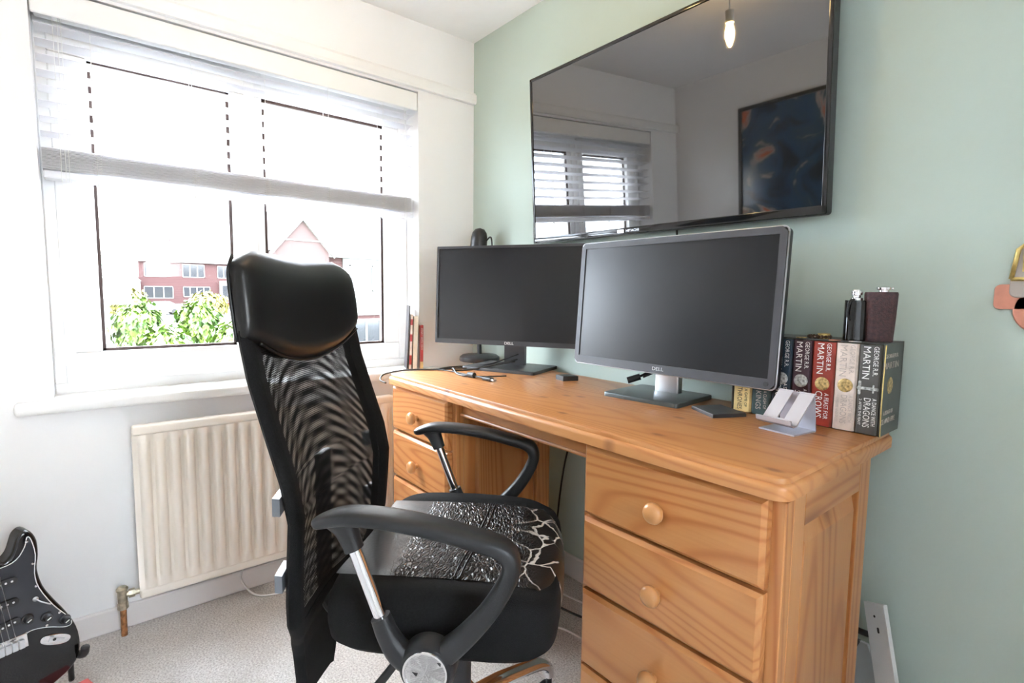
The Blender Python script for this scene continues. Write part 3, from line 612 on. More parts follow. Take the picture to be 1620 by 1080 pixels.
# ================================================================== MONITORS
def monitor(name, label, bl_, ang, tilt, W, H, base_c, neck_c, bang, grey, bw, bd):
    a = math.radians(ang); ex = V((math.cos(a), math.sin(a), 0)); nf = V((math.sin(a), -math.cos(a), 0))
    ti = math.radians(tilt); uz = V((0, 0, 1))*math.cos(ti)-nf*math.sin(ti)
    M = frame_m(bl_, ex, uz)
    r = thing(name, label, 'monitor', (base_c[0], base_c[1], ZD))
    bez = 'bezel_grey' if grey else 'dark_grey'; e = .017 if grey else .009; eb = .024 if grey else .017; rad = .012 if grey else .002
    bm = NB(); add_prism(bm, rrect(0, 0, W, H, rad), -.022, M @ Matrix.Translation((0, 0, -.004))); add_prism(bm, rrect(W*.2, H*.2, W*.8, H*.8, .02), -.025, M @ Matrix.Translation((0, 0, -.024))); part(r, 'housing', bm, 'black_plastic', 40, world=True)
    bm = NB()
    for q in ([(0+rad, 0), (W-rad, 0), (W, rad), (W, eb), (0, eb), (0, rad)], [(0, H-e), (W, H-e), (W, H-rad), (W-rad, H), (rad, H), (0, H-rad)], [(0, eb), (e, eb), (e, H-e), (0, H-e)], [(W-e, eb), (W, eb), (W, H-e), (W-e, H-e)]): add_prism(bm, q, .006, M @ Matrix.Translation((0, 0, -.004)))
    part(r, 'bezel', bm, bez, world=True)
    if grey:
        bm = NB(); add_tube(bm, [M @ V((p[0], p[1], -.004)) for p in rrect(-.001, -.001, W+.001, H+.001, .013, 4)]+[M @ V((W+.001, H-.012, -.004))], .0022, 6, 0); part(r, 'silver_edge', bm, 'silver', True, world=True)
        bm = NB(); add_cyl(bm, M @ V((W-.02, .012, .002)), M @ V((W-.02, .012, .0035)), .006); part(r, 'power_button', bm, 'dark_grey', world=True)
    bm = NB(); add_prism(bm, [(e-.001, eb-.001), (W-e+.001, eb-.001), (W-e+.001, H-e+.001), (e-.001, H-e+.001)], .002, M @ Matrix.Translation((0, 0, -.003))); part(r, 'screen', bm, 'matte_screen', world=True)
    text(r, 'DELL', .014, M @ Matrix.Translation((W*.5, eb*.5, .0024)), 'silver' if grey else 'text_white', 'lettering', .036)
    b_ = math.radians(bang); bx = V((math.cos(b_), math.sin(b_), 0)); by = V((-math.sin(b_), math.cos(b_), 0))
    MB = frame_m((base_c[0], base_c[1], ZD), bx, by)
    bm = NB(); add_prism(bm, rrect(-bw/2, -bd/2, bw/2, bd/2, .012), .012, MB, .003); part(r, 'stand_base', bm, 'base_grey' if grey else 'dark_grey', 40, world=True)
    top = M @ V((W/2, H*.45, -.04)); MN = frame_m((neck_c[0], neck_c[1], ZD+.01), ex, -nf)
    bm = NB(); hgt = top.z-ZD
    if grey: add_prism(bm, rrect(-.04, -.012, .04, .012, .006), hgt, MN)
    else:
        MV = frame_m((neck_c[0], neck_c[1], ZD+.01), ex, (0, 0, 1)) @ Matrix.Translation((0, 0, -.012))
        hole = [(.018*math.cos(t_)+.0, .105+.018*math.sin(t_)) for t_ in [PI+PI*k/10 for k in range(11)]]
        add_prism(bm, [(-.042, 0), (.042, 0), (.042, .105)]+hole[::-1]+[(-.042, .105)], .024, MV)
        add_prism(bm, rrect(-.042, .105, -.017, hgt, .002), .024, MV); add_prism(bm, rrect(.017, .105, .042, hgt, .002), .024, MV); add_prism(bm, rrect(-.018, .135, .018, hgt, .002), .024, MV)
    part(r, 'stand_neck', bm, 'silver' if grey else 'dark_grey', 40, world=True)
    return r, M
m1, M1 = monitor('monitor', 'black thin-edged monitor turned towards the window corner', (.262, -.362, .898), 30, 3, .620, .372, (.468, -.150), (.448, -.108), 22, False, .31, .215)
m2, M2 = monitor('monitor', 'grey bezelled monitor with silver edge in front of the books', (.857, -.196, .8735), 0, 4,   .637, .378, (1.155, -.165), (1.160, -.120), 4, True, .235, .20)
bm = NB(); add_cyl(bm, (1.068, -.13, .845), (1.040, -.155, .832), .010, seg=10); part(m2, 'cable_plug', bm, 'black_plastic', 40, world=True)
bm = NB()
for dx in (0, .012): add_tube(bm, [(1.066+dx, -.13, .845), (1.09+dx, -.105, .862), (1.12, -.10, .872), (1.14, -.10, .93)], .004, 6)
part(m2, 'cable', bm, 'cable_black', True, world=True)

# ================================================================== THINGS ON THE DESK
# microphone-like stand behind the left monitor
r = thing('desk_microphone', 'black round-topped microphone on a disc base behind the left monitor', 'microphone', (.195, -.10, ZD))
bm = NB(); add_lathe(bm, [(.0, 0), (.085, 0), (.088, .006), (.086, .018), (.075, .026), (.02, .03), (.0, .03)], (.195, -.10, ZD)); part(r, 'disc_base', bm, 'black_plastic', 40, world=True)
bm = NB(); add_cyl(bm, (.195, -.10, ZD+.025), (.155, -.09, 1.17), .010); part(r, 'stem', bm, 'black_plastic', 40, world=True)
bm = NB(); add_lathe(bm, [(.0, 0), (.028, .004), (.034, .03), (.036, .12), (.036, .185), (.031, .207), (.02, .222), (.0, .228)], (.150, -.09, 1.145), (.10, .02, .98)); part(r, 'body', bm, 'black_plastic', 50, world=True)
bm = NB(); add_tube(bm, [(.195, -.07, 1.315), (.222, -.065, 1.33), (.232, -.065, 1.29), (.225, -.07, 1.23), (.19, -.08, 1.18)], .0035, 6); part(r, 'cable', bm, 'cable_black', True, world=True)
def boxy(name, label, cat, q, h, mat, bev=.002):
    bm = NB(); cx = sum(p[0] for p in q)/4; cy = sum(p[1] for p in q)/4
    add_prism(bm, q, h, Matrix.Translation((0, 0, ZD)), bev); return solo(name, bm, mat, label, cat, (cx, cy, ZD))
boxy('switch_box', 'small square black box on the desk between the monitors', 'box', [(.752, -.178), (.800, -.190), (.822, -.140), (.772, -.126)], .016, 'black_plastic')
boxy('slim_drive', 'flat dark grey slab lying beside the grey monitor base', 'hard drive', [(1.302, -.225), (1.392, -.278), (1.432, -.197), (1.340, -.150)], .009, 'dark_grey')
# cables
def cable(name, label, pts, r, mat='cable_black', n=6, cat='cable'):
    bm = NB(); add_tube(bm, pts, r, 7, n); p = V(pts[0]); return solo(name, bm, mat, label, cat, (p.x, p.y, min(V(q).z for q in pts)-r), True)
z = ZD+.004
r = thing('hdmi_cable', 'black cable with a ferrite lump and plug lying loose on the desk', 'cable', (.56, -.40, ZD))
bm = NB(); add_tube(bm, [(.515, -.165, .835), (.47, -.24, .82), (.42, -.30, z), (.40, -.365, z), (.43, -.385, z+.012), (.475, -.400, z), (.525, -.405, z), (.56, -.397, z+.003), (.64, -.392, z+.004)], .0032, 7); part(r, 'cord', bm, 'cable_black', True, world=True)
bm = NB(); add_cyl(bm, (.548, -.400, z+.006), (.577, -.396, z+.006), .0095, seg=14); part(r, 'ferrite', bm, 'black_plastic', 40, world=True)
bm = NB(); add_box(bm, (-.02, -.0105, 0), (.022, .0105, .011), .003, 1, Matrix.Translation((.648, -.392, ZD+.001)) @ Matrix.Rotation(.12, 4, 'Z')); part(r, 'plug', bm, 'black_plastic', world=True)
bm = NB(); add_box(bm, (.022, -.007, .003), (.034, .007, .008), 0, 1, Matrix.Translation((.648, -.392, ZD+.001)) @ Matrix.Rotation(.12, 4, 'Z')); part(r, 'plug_tip', bm, 'silver', world=True)
cable('power_cable', 'black cable looping off the window end of the desk', [(.50, -.14, .84), (.43, -.25, .812), (.36, -.33, z), (.34, -.42, z), (.305, -.47, z), (.272, -.52, z-.004), (.262, -.58, .79), (.285, -.605, .775), (.32, -.600, .768)], .0032)
cable('signal_cable', 'black cable curling from the left monitor to the back of the desk', [(.50, -.135, .86), (.44, -.20, .826), (.39, -.235, .812), (.33, -.27, z), (.32, -.33, z), (.335, -.385, z)], .003)
cable('thin_cable', 'thin black cable trailing across in front of the monitor base', [(.62, -.29, z), (.575, -.375, z), (.50, -.385, z), (.42, -.385, z), (.36, -.40, z), (.335, -.42, z)], .0025)
# phone stand
r = thing('phone_stand', 'silver folded metal phone stand with a centre slot', 'phone stand', (1.55, -.245, ZD), math.radians(-9))
def sheet(bm, prof, x0, x1, th=.0032):
    n = len(prof); P = [V((0, a, b_)) for a, b_ in prof]; nr = []
    for i in range(n):
        d = (P[min(i+1, n-1)]-P[max(i-1, 0)]).normalized(); nr.append(V((0, -d.z, d.y)))
    rings = [[bm.verts.new(V((x0, 0, 0))+P[i]), bm.verts.new(V((x1, 0, 0))+P[i]), bm.verts.new(V((x1, 0, 0))+P[i]+nr[i]*th), bm.verts.new(V((x0, 0, 0))+P[i]+nr[i]*th)] for i in range(n)]
    ring_skin(bm, rings)
bm = NB(); sheet(bm, [(-.045, .0), (.034, .0)], -.040, .040); part(r, 'base_plate', bm, 'alu_stand')
bm = NB(); sheet(bm, [(.034, .0), (.036, .004), (.024, .082)], -.040, .040); part(r, 'back_plate', bm, 'alu_stand')
rest = [(.024, .084), (-.034, .026)]
bm = NB(); sheet(bm, rest, -.040, -.008); sheet(bm, rest, .008, .040); part(r, 'rest_plate', bm, 'alu_stand')
bm = NB(); sheet(bm, [(-.030, .030), (-.038, .022), (-.046, .021), (-.054, .026), (-.056, .034)], -.040, .040); part(r, 'lip', bm, 'alu_stand', 40)

# books in the slipcase
BF, BB, BZ1 = -.157, -.037, .992
cs = thing('book_slipcase', 'dark grey card slipcase holding the row of novels', 'slipcase', (1.54, -.11, ZD))
bm = NB()
for lo, hi in (((1.372, BF+.006, ZD+.0005), (1.692, BB+.002, ZD+.002)), ((1.372, BF+.012, BZ1), (1.692, BB+.002, BZ1+.003)), ((1.370, BF+.004, ZD+.0005), (1.3725, BB+.002, BZ1+.003)), ((1.370, BB, ZD+.0005), (1.694, BB+.003, BZ1+.003))): add_box(bm, lo, hi)
part(cs, 'card_shell', bm, 'case_grey', world=True)
bm = NB(); add_box(bm, (1.6905, BF+.002, ZD+.0005), (1.694, BB+.003, BZ1+.003)); sd_ = part(cs, 'side_panel', bm, 'case_grey', world=True)
bm = NB(); add_tube(bm, [(1.6945, BF+.001, ZD+.001), (1.6945, BF-.003, .87), (1.6945, BF+.001, BZ1)], .0012, 6); part(cs, 'worn_edge', bm, 'gold', True, world=True)
MS = frame_m((1.6943, -.112, .90), (0, 1, 0), (0, 0, 1))
for s, sz, zz, wd in (('GEORGE R.R.', .012, .068, .085), ('MARTIN', .020, .048, .095), ('A SONG OF', .013, -.052, .06), ('ICE AND FIRE', .016, -.07, .095)): text(sd_, s, sz, MS @ Matrix.Translation((0, zz, 0)), 'text_pale', 'lettering', wd)
bm = NB(); add_lathe(bm, [(.0, .0006), (.016, .0006), (.018, 0)], (1.6942, -.112, .905), (1, 0, 0), 20); part(sd_, 'emblem', bm, 'emblem_gold', world=True)
def book(x0, x1, mat, label, lines, emb, tcol, lean=0):
    r = thing('paperback_book', label, 'book', ((x0+x1)/2, (BF+BB)/2, ZD+.002), group='novels in the slipcase')
    bm = NB(); add_box(bm, (x0+.002, BF+.004, ZD+.004), (x1-.002, BB-.002, BZ1-.004)); part(r, 'pages', bm, 'paper', world=True)
    bm = NB(); c_ = .0012
    add_prism(bm, [(x0, BB-.001), (x0, BF+.004), (x0+.004, BF), (x1-.004, BF), (x1, BF+.004), (x1, BB-.001), (x1-c_, BB-.001), (x1-c_, BF+.005), (x0+c_, BF+.005), (x0+c_, BB-.001)], BZ1-ZD-.0035, Matrix.Translation((0, 0, ZD+.0025))); part(r, 'cover', bm, mat, world=True)
    cx = (x0+x1)/2
    for s, sz, dx, zc, ln in lines: text(r, s, sz, frame_m((cx+dx, BF-.0003, zc), (0, 0, -1), (1, 0, 0)), tcol, 'lettering', ln)
    if emb:
        bm = NB(); add_lathe(bm, [(.0, .002), (.009, .0018), (.0135, .001), (.015, 0)], (cx, BF, emb[1]), (0, -1, 0), 20); part(r, 'emblem', bm, emb[0], 40, world=True)
A = [('GEORGE R.R.', .013, .010, .957, .062), ('MARTIN', .019, -.007, .953, .068)]
book(1.376, 1.421, 'book_yellow', 'yellow spined paperback at the monitor end of the slipcase', A+[('A GAME OF', .010, .010, .838, .045), ('THRONES', .017, -.006, .835, .055)], ('emblem_gold', .905), 'text_dark')
book(1.4225, 1.468, 'book_green', 'dark green paperback next to the yellow one in the slipcase', A+[('A CLASH OF', .011, .010, .840, .045), ('KINGS', .018, -.006, .838, .045)], ('emblem_silver', .905), 'text_pale')
book(1.4695, 1.512, 'book_blue', 'dark blue paperback in the slipcase behind the phone stand', A+[('A STORM OF', .011, .010, .862, .05), ('SWORDS', .018, -.006, .858, .05)], ('emblem_silver', .898), 'text_white')
book(1.5135, 1.555, 'book_purple', 'dark purple paperback with a silver disc on its spine', A+[('A STORM OF', .011, .010, .855, .05), ('SWORDS', .018, -.006, .850, .05)], ('emblem_silver', .898), 'text_white')
book(1.5565, 1.602, 'book_red', 'red paperback with a gold goblet on its spine', A+[('A FEAST FOR', .013, .010, .848, .058), ('CROWS', .021, -.006, .850, .060)], ('emblem_gold', .897), 'text_white')
book(1.6035, 1.646, 'book_white', 'cream white paperback with a round shield on its spine', A+[('A DANCE WITH', .011, .012, .850, .058), ('DRAGONS', .018, -.001, .848, .062), ('1: DREAMS AND DUST', .007, -.013, .848, .058)], ('emblem_gold', .900), 'text_pale')
book(1.6475, 1.689, 'book_grey', 'dark grey paperback with a sword hilt at the open end of the slipcase', A+[('A DANCE WITH', .011, .012, .850, .058), ('DRAGONS', .018, -.001, .848, .062), ('2: AFTER THE FEAST', .007, -.013, .848, .056)], None, 'text_white')
bm = NB(); add_box(bm, (1.6475, BF-.002, .896), (1.687, BF+.001, .902), .001); add_box(bm, (1.650, BF-.002, .885), (1.655, BF+.001, .914), .001); add_box(bm, (1.676, BF-.002, .890), (1.679, BF+.001, .908), .001)
o = part([q for q in COL.objects if q.name.startswith('paperback_book')][-1], 'emblem', bm, 'emblem_silver', world=True)
# flasks and trinkets on the slipcase
TZ = BZ1+.003
r = thing('hip_flask', 'black leather hip flask with steel cap standing on the slipcase', 'flask', (1.622, -.115, TZ), math.radians(25))
bm = NB(); add_prism(bm, rrect(-.021, -.016, .021, .016, .014), .088, None, .004); part(r, 'body', bm, 'black_gloss', 40)
bm = NB(); add_lathe(bm, [(.0, 0), (.012, 0), (.012, .006), (.008, .008), (.008, .011), (.0105, .012), (.0115, .020), (.009, .024), (.0, .025)], (.0, 0, .087)); part(r, 'cap', bm, 'chrome', 40)
bm = NB(); add_tube(bm, [(-.006, -.012, .09), (-.014, -.018, .085), (-.017, -.0185, .06), (-.012, -.018, .045)], .0025, 6); part(r, 'strap', bm, 'black_rubber', True)
r = thing('hip_flask', 'dark brown leather hip flask with steel cap, the taller of two', 'flask', (1.662, -.095, TZ), math.radians(38))
bm = NB(); rings = [[bm.verts.new((p[0]*k, p[1]*k, zz)) for p in rrect(-.031, -.015, .031, .015, .013)] for zz, k in ((0, .86), (.05, .94), (.102, 1.0), (.106, .96))]; ring_skin(bm, rings); part(r, 'body', bm, 'leather_flask', 40)
bm = NB(); add_lathe(bm, [(.0, 0), (.010, 0), (.010, .005), (.014, .006), (.015, .011), (.010, .014), (.0, .015)], (.004, 0, .105)); add_box(bm, (-.004, -.004, .112), (.022, .004, .117), .001); part(r, 'cap', bm, 'chrome', 40)
r = thing('bead_bracelet', 'dark brown bead bracelet with a brass centre on the slipcase', 'bracelet', (1.553, -.115, TZ))
for k in range(18):
    a = 2*PI*k/18
    bm = NB(); bmesh.ops.create_uvsphere(bm, u_segments=8, v_segments=6, radius=.0042, matrix=Matrix.Translation((.0215*math.cos(a), .018*math.sin(a), .0042))); part(r, 'bead', bm, 'bead_brown', True)
bm = NB(); add_lathe(bm, [(.011, 0), (.0125, 0), (.0125, .004), (.0115, .006), (.0125, .009), (.0125, .012), (.0, .013), (.0, .0)], (1.563, -.118, TZ)); solo('brass_tin', bm, 'gold', 'small round brass tin inside the bead bracelet', 'tin', (1.563, -.118, TZ), 40)
for nm, x, y, m_, lb in (('coin', 1.597, -.150, 'copper_sign', 'copper coin beside the black flask on the slipcase'), ('coin', 1.637, -.153, 'silver', 'silver coin in front of the black flask on the slipcase'), ('coin', 1.522, -.135, 'emblem_gold', 'bronze coin at the monitor end of the slipcase top')):
    bm = NB(); add_lathe(bm, [(.0, 0), (.0115, 0), (.012, .0008), (.0115, .0018), (.009, .0015), (.0, .0015)], (x, y, TZ)); solo(nm, bm, m_, lb, 'coin', (x, y, TZ), 40)
# books on the window sill
def sillbook(y, th, h, dep, mat, label, lean, band=None, txt=None, top=None):
    r = thing('slim_book', label, 'book', (y[0]-.034, y[1], OZ0+.0185), math.radians(-22), group='books on the window sill'); Ml = Matrix.Rotation(lean, 4, 'X')
    bm = NB(); add_box(bm, (-dep+.02, -th/2+.0015, .002), (.030, th/2-.0015, h-.003), 0, 1, Ml); part(r, 'pages', bm, 'paper')
    bm = NB(); add_prism(bm, [(-dep+.018, -th/2), (.034, -th/2), (.034, th/2), (-dep+.018, th/2), (-dep+.018, th/2-.0014), (.0315, th/2-.0014), (.0315, -th/2+.0014), (-dep+.018, -th/2+.0014)], h, Ml); part(r, 'cover', bm, mat)
    if band:
        for a, b_, m_ in band: bm = NB(); add_box(bm, (.0335, -th/2, a), (.0346, th/2, b_), 0, 1, Ml); part(r, 'spine_band', bm, m_)
    if txt: text(r, txt, th*.75, Ml @ frame_m((.0348, 0, h*.68), (0, 0, -1), (0, 1, 0)), 'text_white', 'lettering', h*.5, world=False)
sillbook((.035, -.352), .004, .272, .085, 'book_dark', 'thin dark covered book leaning against the others on the sill', -.05)
sillbook((.037, -.338), .010, .235, .080, 'book_white', 'slim white book with red patches on the window sill', -.04, [(.02, .06, 'book_crimson'), (.12, .15, 'book_crimson'), (.19, .215, 'book_crimson')])
sillbook((.042, -.318), .018, .228, .055, 'paper', 'thick cream coloured book on the window sill', -.03)
sillbook((.046, -.287), .013, .188, .045, 'book_crimson', 'red book with white lettering and yellow foot on the window sill', -.01, [(.0, .03, 'book_yellow')], 'START WITH WHY')

# ================================================================== OFFICE CHAIR (local x forward, y left)
ch = thing('office_chair', 'black high-backed mesh office chair with cracked leather seat and chrome arms', 'chair', (1.0, -.936, 0), math.radians(44.9))
def lerp_tab(tab, z):
    if z <= tab[0][0]: return tab[0][1:]
    for a, b_ in zip(tab, tab[1:]):
        if z <= b_[0]:
            f = (z-a[0])/(b_[0]-a[0]); f = f*f*(3-2*f) if False else f; return tuple(p+(q-p)*f for p, q in zip(a[1:], b_[1:]))
    return tab[-1][1:]
BT = [(.20, -.155, .074, .005), (.26, -.147, .080, .008), (.33, -.142, .098, .012), (.38, -.128, .130, .016), (.43, -.100, .180, .022), (.48, -.083, .222, .026), (.53, -.076, .236, .030), (.60, -.071, .240, .032), (.68, -.066, .240, .034), (.75, -.079, .240, .034), (.84, -.108, .238, .032), (.93, -.136, .236, .030), (1.01, -.152, .234, .028), (1.08, -.159, .232, .026), (1.14, -.170, .225, .022)]
def bx(u, z, off=0):
    x, wd, cv = lerp_tab(BT, z); return V((x-cv*(1-u*u)+off, u*wd, z))
def sheet_uv(name, us, zs, off, mat, smooth=True):
    bm = NB(); uvl = bm.loops.layers.uv.new('UVMap'); g = [[bm.verts.new(bx(u, z, off)) for u in us] for z in zs]
    for i in range(len(zs)-1):
        for j in range(len(us)-1):
            f = bm.faces.new((g[i][j], g[i][j+1], g[i+1][j+1], g[i+1][j]))
            for l in f.loops: l[uvl].uv = (l.vert.co.y, l.vert.co.z) if off == 0 else (l.vert.co.y, l.vert.co.z*1.26+.9*l.vert.co.y**2)
    return part(ch, name, bm, mat, smooth)
Z = [.20+.01*k for k in range(95)]
U = [-.84+1.68*k/24 for k in range(25)]
sheet_uv('back_mesh', U, [z for z in Z if .45 < z < 1.03], 0, 'mesh_front'); sheet_uv('back_mesh_lining', U, [z for z in Z if .45 < z < 1.03], -.014, 'mesh_rear')
bm = NB()
for s in (-1, 1):                                              # solid side bands of the cover
    rings = []
    for z in [q for q in Z if q < 1.03]:
        rings.append([bm.verts.new(bx(s*u, z, o_)) for u, o_ in ((.80, .001), (.92, .004), (1.0, -.002), (1.02, -.012), (.98, -.020), (.80, -.016))])
    ring_skin(bm, rings)
rings = [[bm.verts.new(bx(u, z, o_)) for u, o_ in ((-.82, .001), (-.4, .002), (0, .002), (.4, .002), (.82, .001), (.82, -.016), (0, -.016), (-.82, -.016))] for z in Z if z <= .47]
ring_skin(bm, rings); part(ch, 'back_border', bm, 'fabric_black', 60)
# head cushion
bm = NB(); n = 40; rings = []; f = lambda v, p: math.copysign(abs(v)**p, v)
for i in range(17):
    v_ = i/16; zz0 = .945+(1.152-.945)*v_
    Wd = 1.02*(1-.0*v_)-.30*max(0, (v_-.72)/.28)**2.2; th_ = .030*(1-(2*v_-1)**8*.75)+.006
    ring = []
    for k in range(n):
        a = 2*PI*k/n; u = f(math.cos(a), .55)*Wd; dpt = f(math.sin(a), .75)*th_
        zz = zz0+.062*(abs(u)**2)*(1-v_)+.012*v_*abs(u)
        x, wd, cv = lerp_tab(BT, min(zz, 1.16)); ring.append(bm.verts.new((x-cv*.75*(1-min(1, u*u))-.006+dpt, u*wd, zz)))
    rings.append(ring)
ring_skin(bm, rings); hd = part(ch, 'head_cushion', bm, 'leather', 70)
bm = NB(); add_tube(bm, [V((lerp_tab(BT, .945+.062*u*u)[0]-lerp_tab(BT, .97)[2]*.75*(1-u*u)+.012, u*.236, .946+.062*u*u)) for u in [-.9+1.8*k/14 for k in range(15)]], .003, 6, 2); part(hd, 'piping', bm, 'leather', True)
bm = NB(); add_tube(bm, [(-.172+.024*0, -.232, 1.0), (-.178, -.234, 1.06), (-.186, -.228, 1.12), (-.19, -.21, 1.15)], .003, 6); part(hd, 'side_seam', bm, 'leather', True)
# braces behind the back
for z in (.715, .575):
    for sd in (-1, 1):
        bm = NB(); rings = []
        for k in range(6):
            u = sd*(.80+.225*k/5); p = bx(u, z, -.030); rings.append([bm.verts.new(p+V((a, 0, b_))) for a, b_ in ((-.008, -.016), (.006, -.016), (.006, .016), (-.008, .016))])
        ring_skin(bm, rings); part(ch, 'back_clip', bm, 'clip_grey', label='grey plastic clip')
bm = NB(); add_sweep(bm, [(-.135, 0, .74), (-.135, 0, .6), (-.135, 0, .45), (-.11, 0, .385), (-.02, 0, .375), (.12, 0, .395)], (0, 1, 0), [.03]*6, [.008]*6, 12); part(ch, 'back_bar', bm, 'black_plastic', 40)
# seat
SX0, SX1, SW = -.045, .392, .252
def seat_z(x, y):
    a = (x-.17)/.22; b_ = y/SW
    return .556+.012*b_*b_*(1 if abs(b_) < .8 else 1)-.016*max(0, a)**3+.004*math.sin(9*x)-.012*math.exp(-((x-.12)/.12)**2-(y/.12)**2)
def seat_outline(k, sx=1, sy=1, n=56):
    c_ = (SX0+SX1)/2; hx = (SX1-SX0)/2; o_ = []
    for i in range(n):
        a = 2*PI*i/n; o_.append((c_+f(math.cos(a), .34)*hx*sx*k, f(math.sin(a), .34)*SW*sy*k))
    return o_
bm = NB(); rings = []
for z, k in ((.462, .84), (.455, .93), (.470, .985), (.495, 1.0), (.515, .998), (.535, .985), (.550, .955)): rings.append([bm.verts.new((x, y, z-.02*max(0, (x-.2)/.2)*(z > .5)*0)) for x, y in seat_outline(k)])
for k, dz in ((.90, .003), (.79, .003), (.70, .002), (.62, -.02)): rings.append([bm.verts.new((x, y, seat_z(x, y)+dz)) for x, y in seat_outline(k)])
ring_skin(bm, rings); part(ch, 'seat_cushion', bm, 'fabric_black', 70)
bm = NB(); ys = [-.176+.0176*k for k in range(21)]; g = []
for k in range(31):
    x0 = -.028+.0125*k; g.append([])
    for y in ys:
        xm = (SX0+SX1)/2+(SX1-SX0)/2*(1-(abs(y)/SW)**2.94)**.34; x = x0+(xm-SX1)*max(0, (x0-.1)/.29); g[-1].append(bm.verts.new((x, y, seat_z(x, y)+.0075-.004*(abs(y)/.176)**6)))
for x0, z in ((.3745, .560), (.388, .549), (.3955, .534), (.398, .515), (.398, .495), (.395, .472)):
    g.append([bm.verts.new((x0+(SX0+SX1)/2+(SX1-SX0)/2*(1-(abs(y)/SW)**2.94)**.34-SX1, y, z)) for y in ys])
for a, b_ in zip(g, g[1:]):
    for j in range(len(ys)-1): bm.faces.new((a[j], b_[j], b_[j+1], a[j+1]))
sp_ = part(ch, 'seat_panel', bm, 'leather_cracked', True, label='black leather seat panel, creased and cracked white at the front')
for x in (.205, .216):
    bm = NB(); add_tube(bm, [(x+.01*math.sin(y*9), y, seat_z(x, y)+.0078-.004*(abs(y)/.176)**6) for y in ys], .0018, 6, 2); part(sp_, 'stitched_seam', bm, 'leather', True)
# arms
for s in (-1, 1):
    Y = s*.287
    bm = NB()
    ap = [(-.012, .712), (.0, .716), (.040, .727), (.101, .727), (.174, .718), (.253, .701), (.290, .691), (.309, .675), (.310, .645), (.282, .590), (.240, .538), (.200, .500)]
    hw = [.010, .022, .028, .029, .028, .026, .025, .023, .019, .017, .018, .022]; ht = [.006, .010, .0125, .0125, .013, .014, .015, .0155, .015, .016, .018, .020]
    add_sweep(bm, [(x, Y, z) for x, z in ap], (0, 1, 0), hw, ht, 18, 5, .75); arm = part(ch, 'armrest', bm, 'arm_plastic', 60)
    bm = NB(); add_cyl(bm, (.047, Y, .695), (.107, Y, .535), .0105, seg=20); part(arm, 'arm_tube', bm, 'chrome', 40, label='chrome tube')
    bm = NB(); add_sweep(bm, [(.032, Y, .722), (.042, Y, .705), (.052, Y, .680), (.055, Y, .672)], (0, 1, 0), [.024, .019, .016, .016], [.024, .019, .016, .016], 16, 4, .9); part(arm, 'socket', bm, 'arm_plastic', 60); bm = NB(); add_sweep(bm, [(.098, Y, .560), (.110, Y, .530), (.130, Y, .500), (.165, Y, .480)], (0, 1, 0), [.016, .018, .020, .022], [.016, .018, .021, .024], 16, 4, .9)
    part(arm, 'socket', bm, 'arm_plastic', 60)
    bm = NB(); add_lathe(bm, [(.0, -.022), (.040, -.022), (.046, -.015), (.046, .012), (.041, .020), (.0, .021)], (.178, Y, .484), (0, s, 0), 32); add_box(bm, (.14, min(Y, s*.12), .440), (.215, max(Y, s*.12), .452)); add_box(bm, (.14, min(Y-s*.004, Y-s*.02), .440), (.215, max(Y-s*.004, Y-s*.02), .49)); part(arm, 'hub', bm, 'arm_plastic', 40)
    bm = NB(); add_lathe(bm, [(.0, 0), (.033, 0), (.0335, .003), (.0365, .003), (.037, 0)], (.178, Y+s*.0215, .484), (0, s, 0), 40); part(arm, 'disc', bm, 'chrome', 40, label='round chrome disc')
# mechanism and base
bm = NB(); add_box(bm, (.04, -.13, .418), (.30, .13, .456), .006); add_box(bm, (.08, -.07, .372), (.25, .07, .42), .01); part(ch, 'tilt_mechanism', bm, 'black_plastic')
bm = NB(); add_cyl(bm, (.17, 0, .17), (.17, 0, .30), .027); add_cyl(bm, (.17, 0, .29), (.17, 0, .38), .016); part(ch, 'gas_column', bm, 'black_plastic', 40)
bm = NB(); add_cyl(bm, (.10, -.06, .395), (.064, -.115, .348), .004, seg=10); lv = part(ch, 'lever', bm, 'black_plastic', 40)
bm = NB(); add_cyl(bm, (.066, -.112, .350), (.010, -.145, .282), .008, .0095, seg=12); part(lv, 'lever_grip', bm, 'black_rubber', 40)
bm = NB(); add_lathe(bm, [(.0, .13), (.045, .13), (.048, .15), (.048, .20), (.035, .215), (.0, .216)], (.17, 0, 0)); bs = part(ch, 'base_hub', bm, 'chrome', 40)
for k in range(5):
    a = math.radians(50+72*k); d = V((math.cos(a), math.sin(a), 0)); c_ = V((.17, 0, 0)); lat = V((-math.sin(a), math.cos(a), 0))
    bm = NB(); add_sweep(bm, [c_+d*.03+V((0, 0, .175)), c_+d*.12+V((0, 0, .168)), c_+d*.21+V((0, 0, .150)), c_+d*.265+V((0, 0, .135)), c_+d*.295+V((0, 0, .112)), c_+d*.300+V((0, 0, .088))], lat, [.022, .02, .018, .017, .016, .016], [.016, .015, .014, .014, .014, .013], 14, 5, .85)
    lg = part(ch, 'leg', bm, 'chrome', 60)
    t0 = c_+d*.303; bm = NB()
    for s in (-1, 1): add_lathe(bm, [(.0, 0), (.026, 0), (.029, .004), (.029, .016), (.024, .021), (.0, .022)], t0+lat*(s*.006)+V((0, 0, .029)), lat*s, 20)
    add_cyl(bm, t0+V((0, 0, .029)), t0+V((0, 0, .085)), .008); part(lg, 'caster', bm, 'black_plastic', 40)

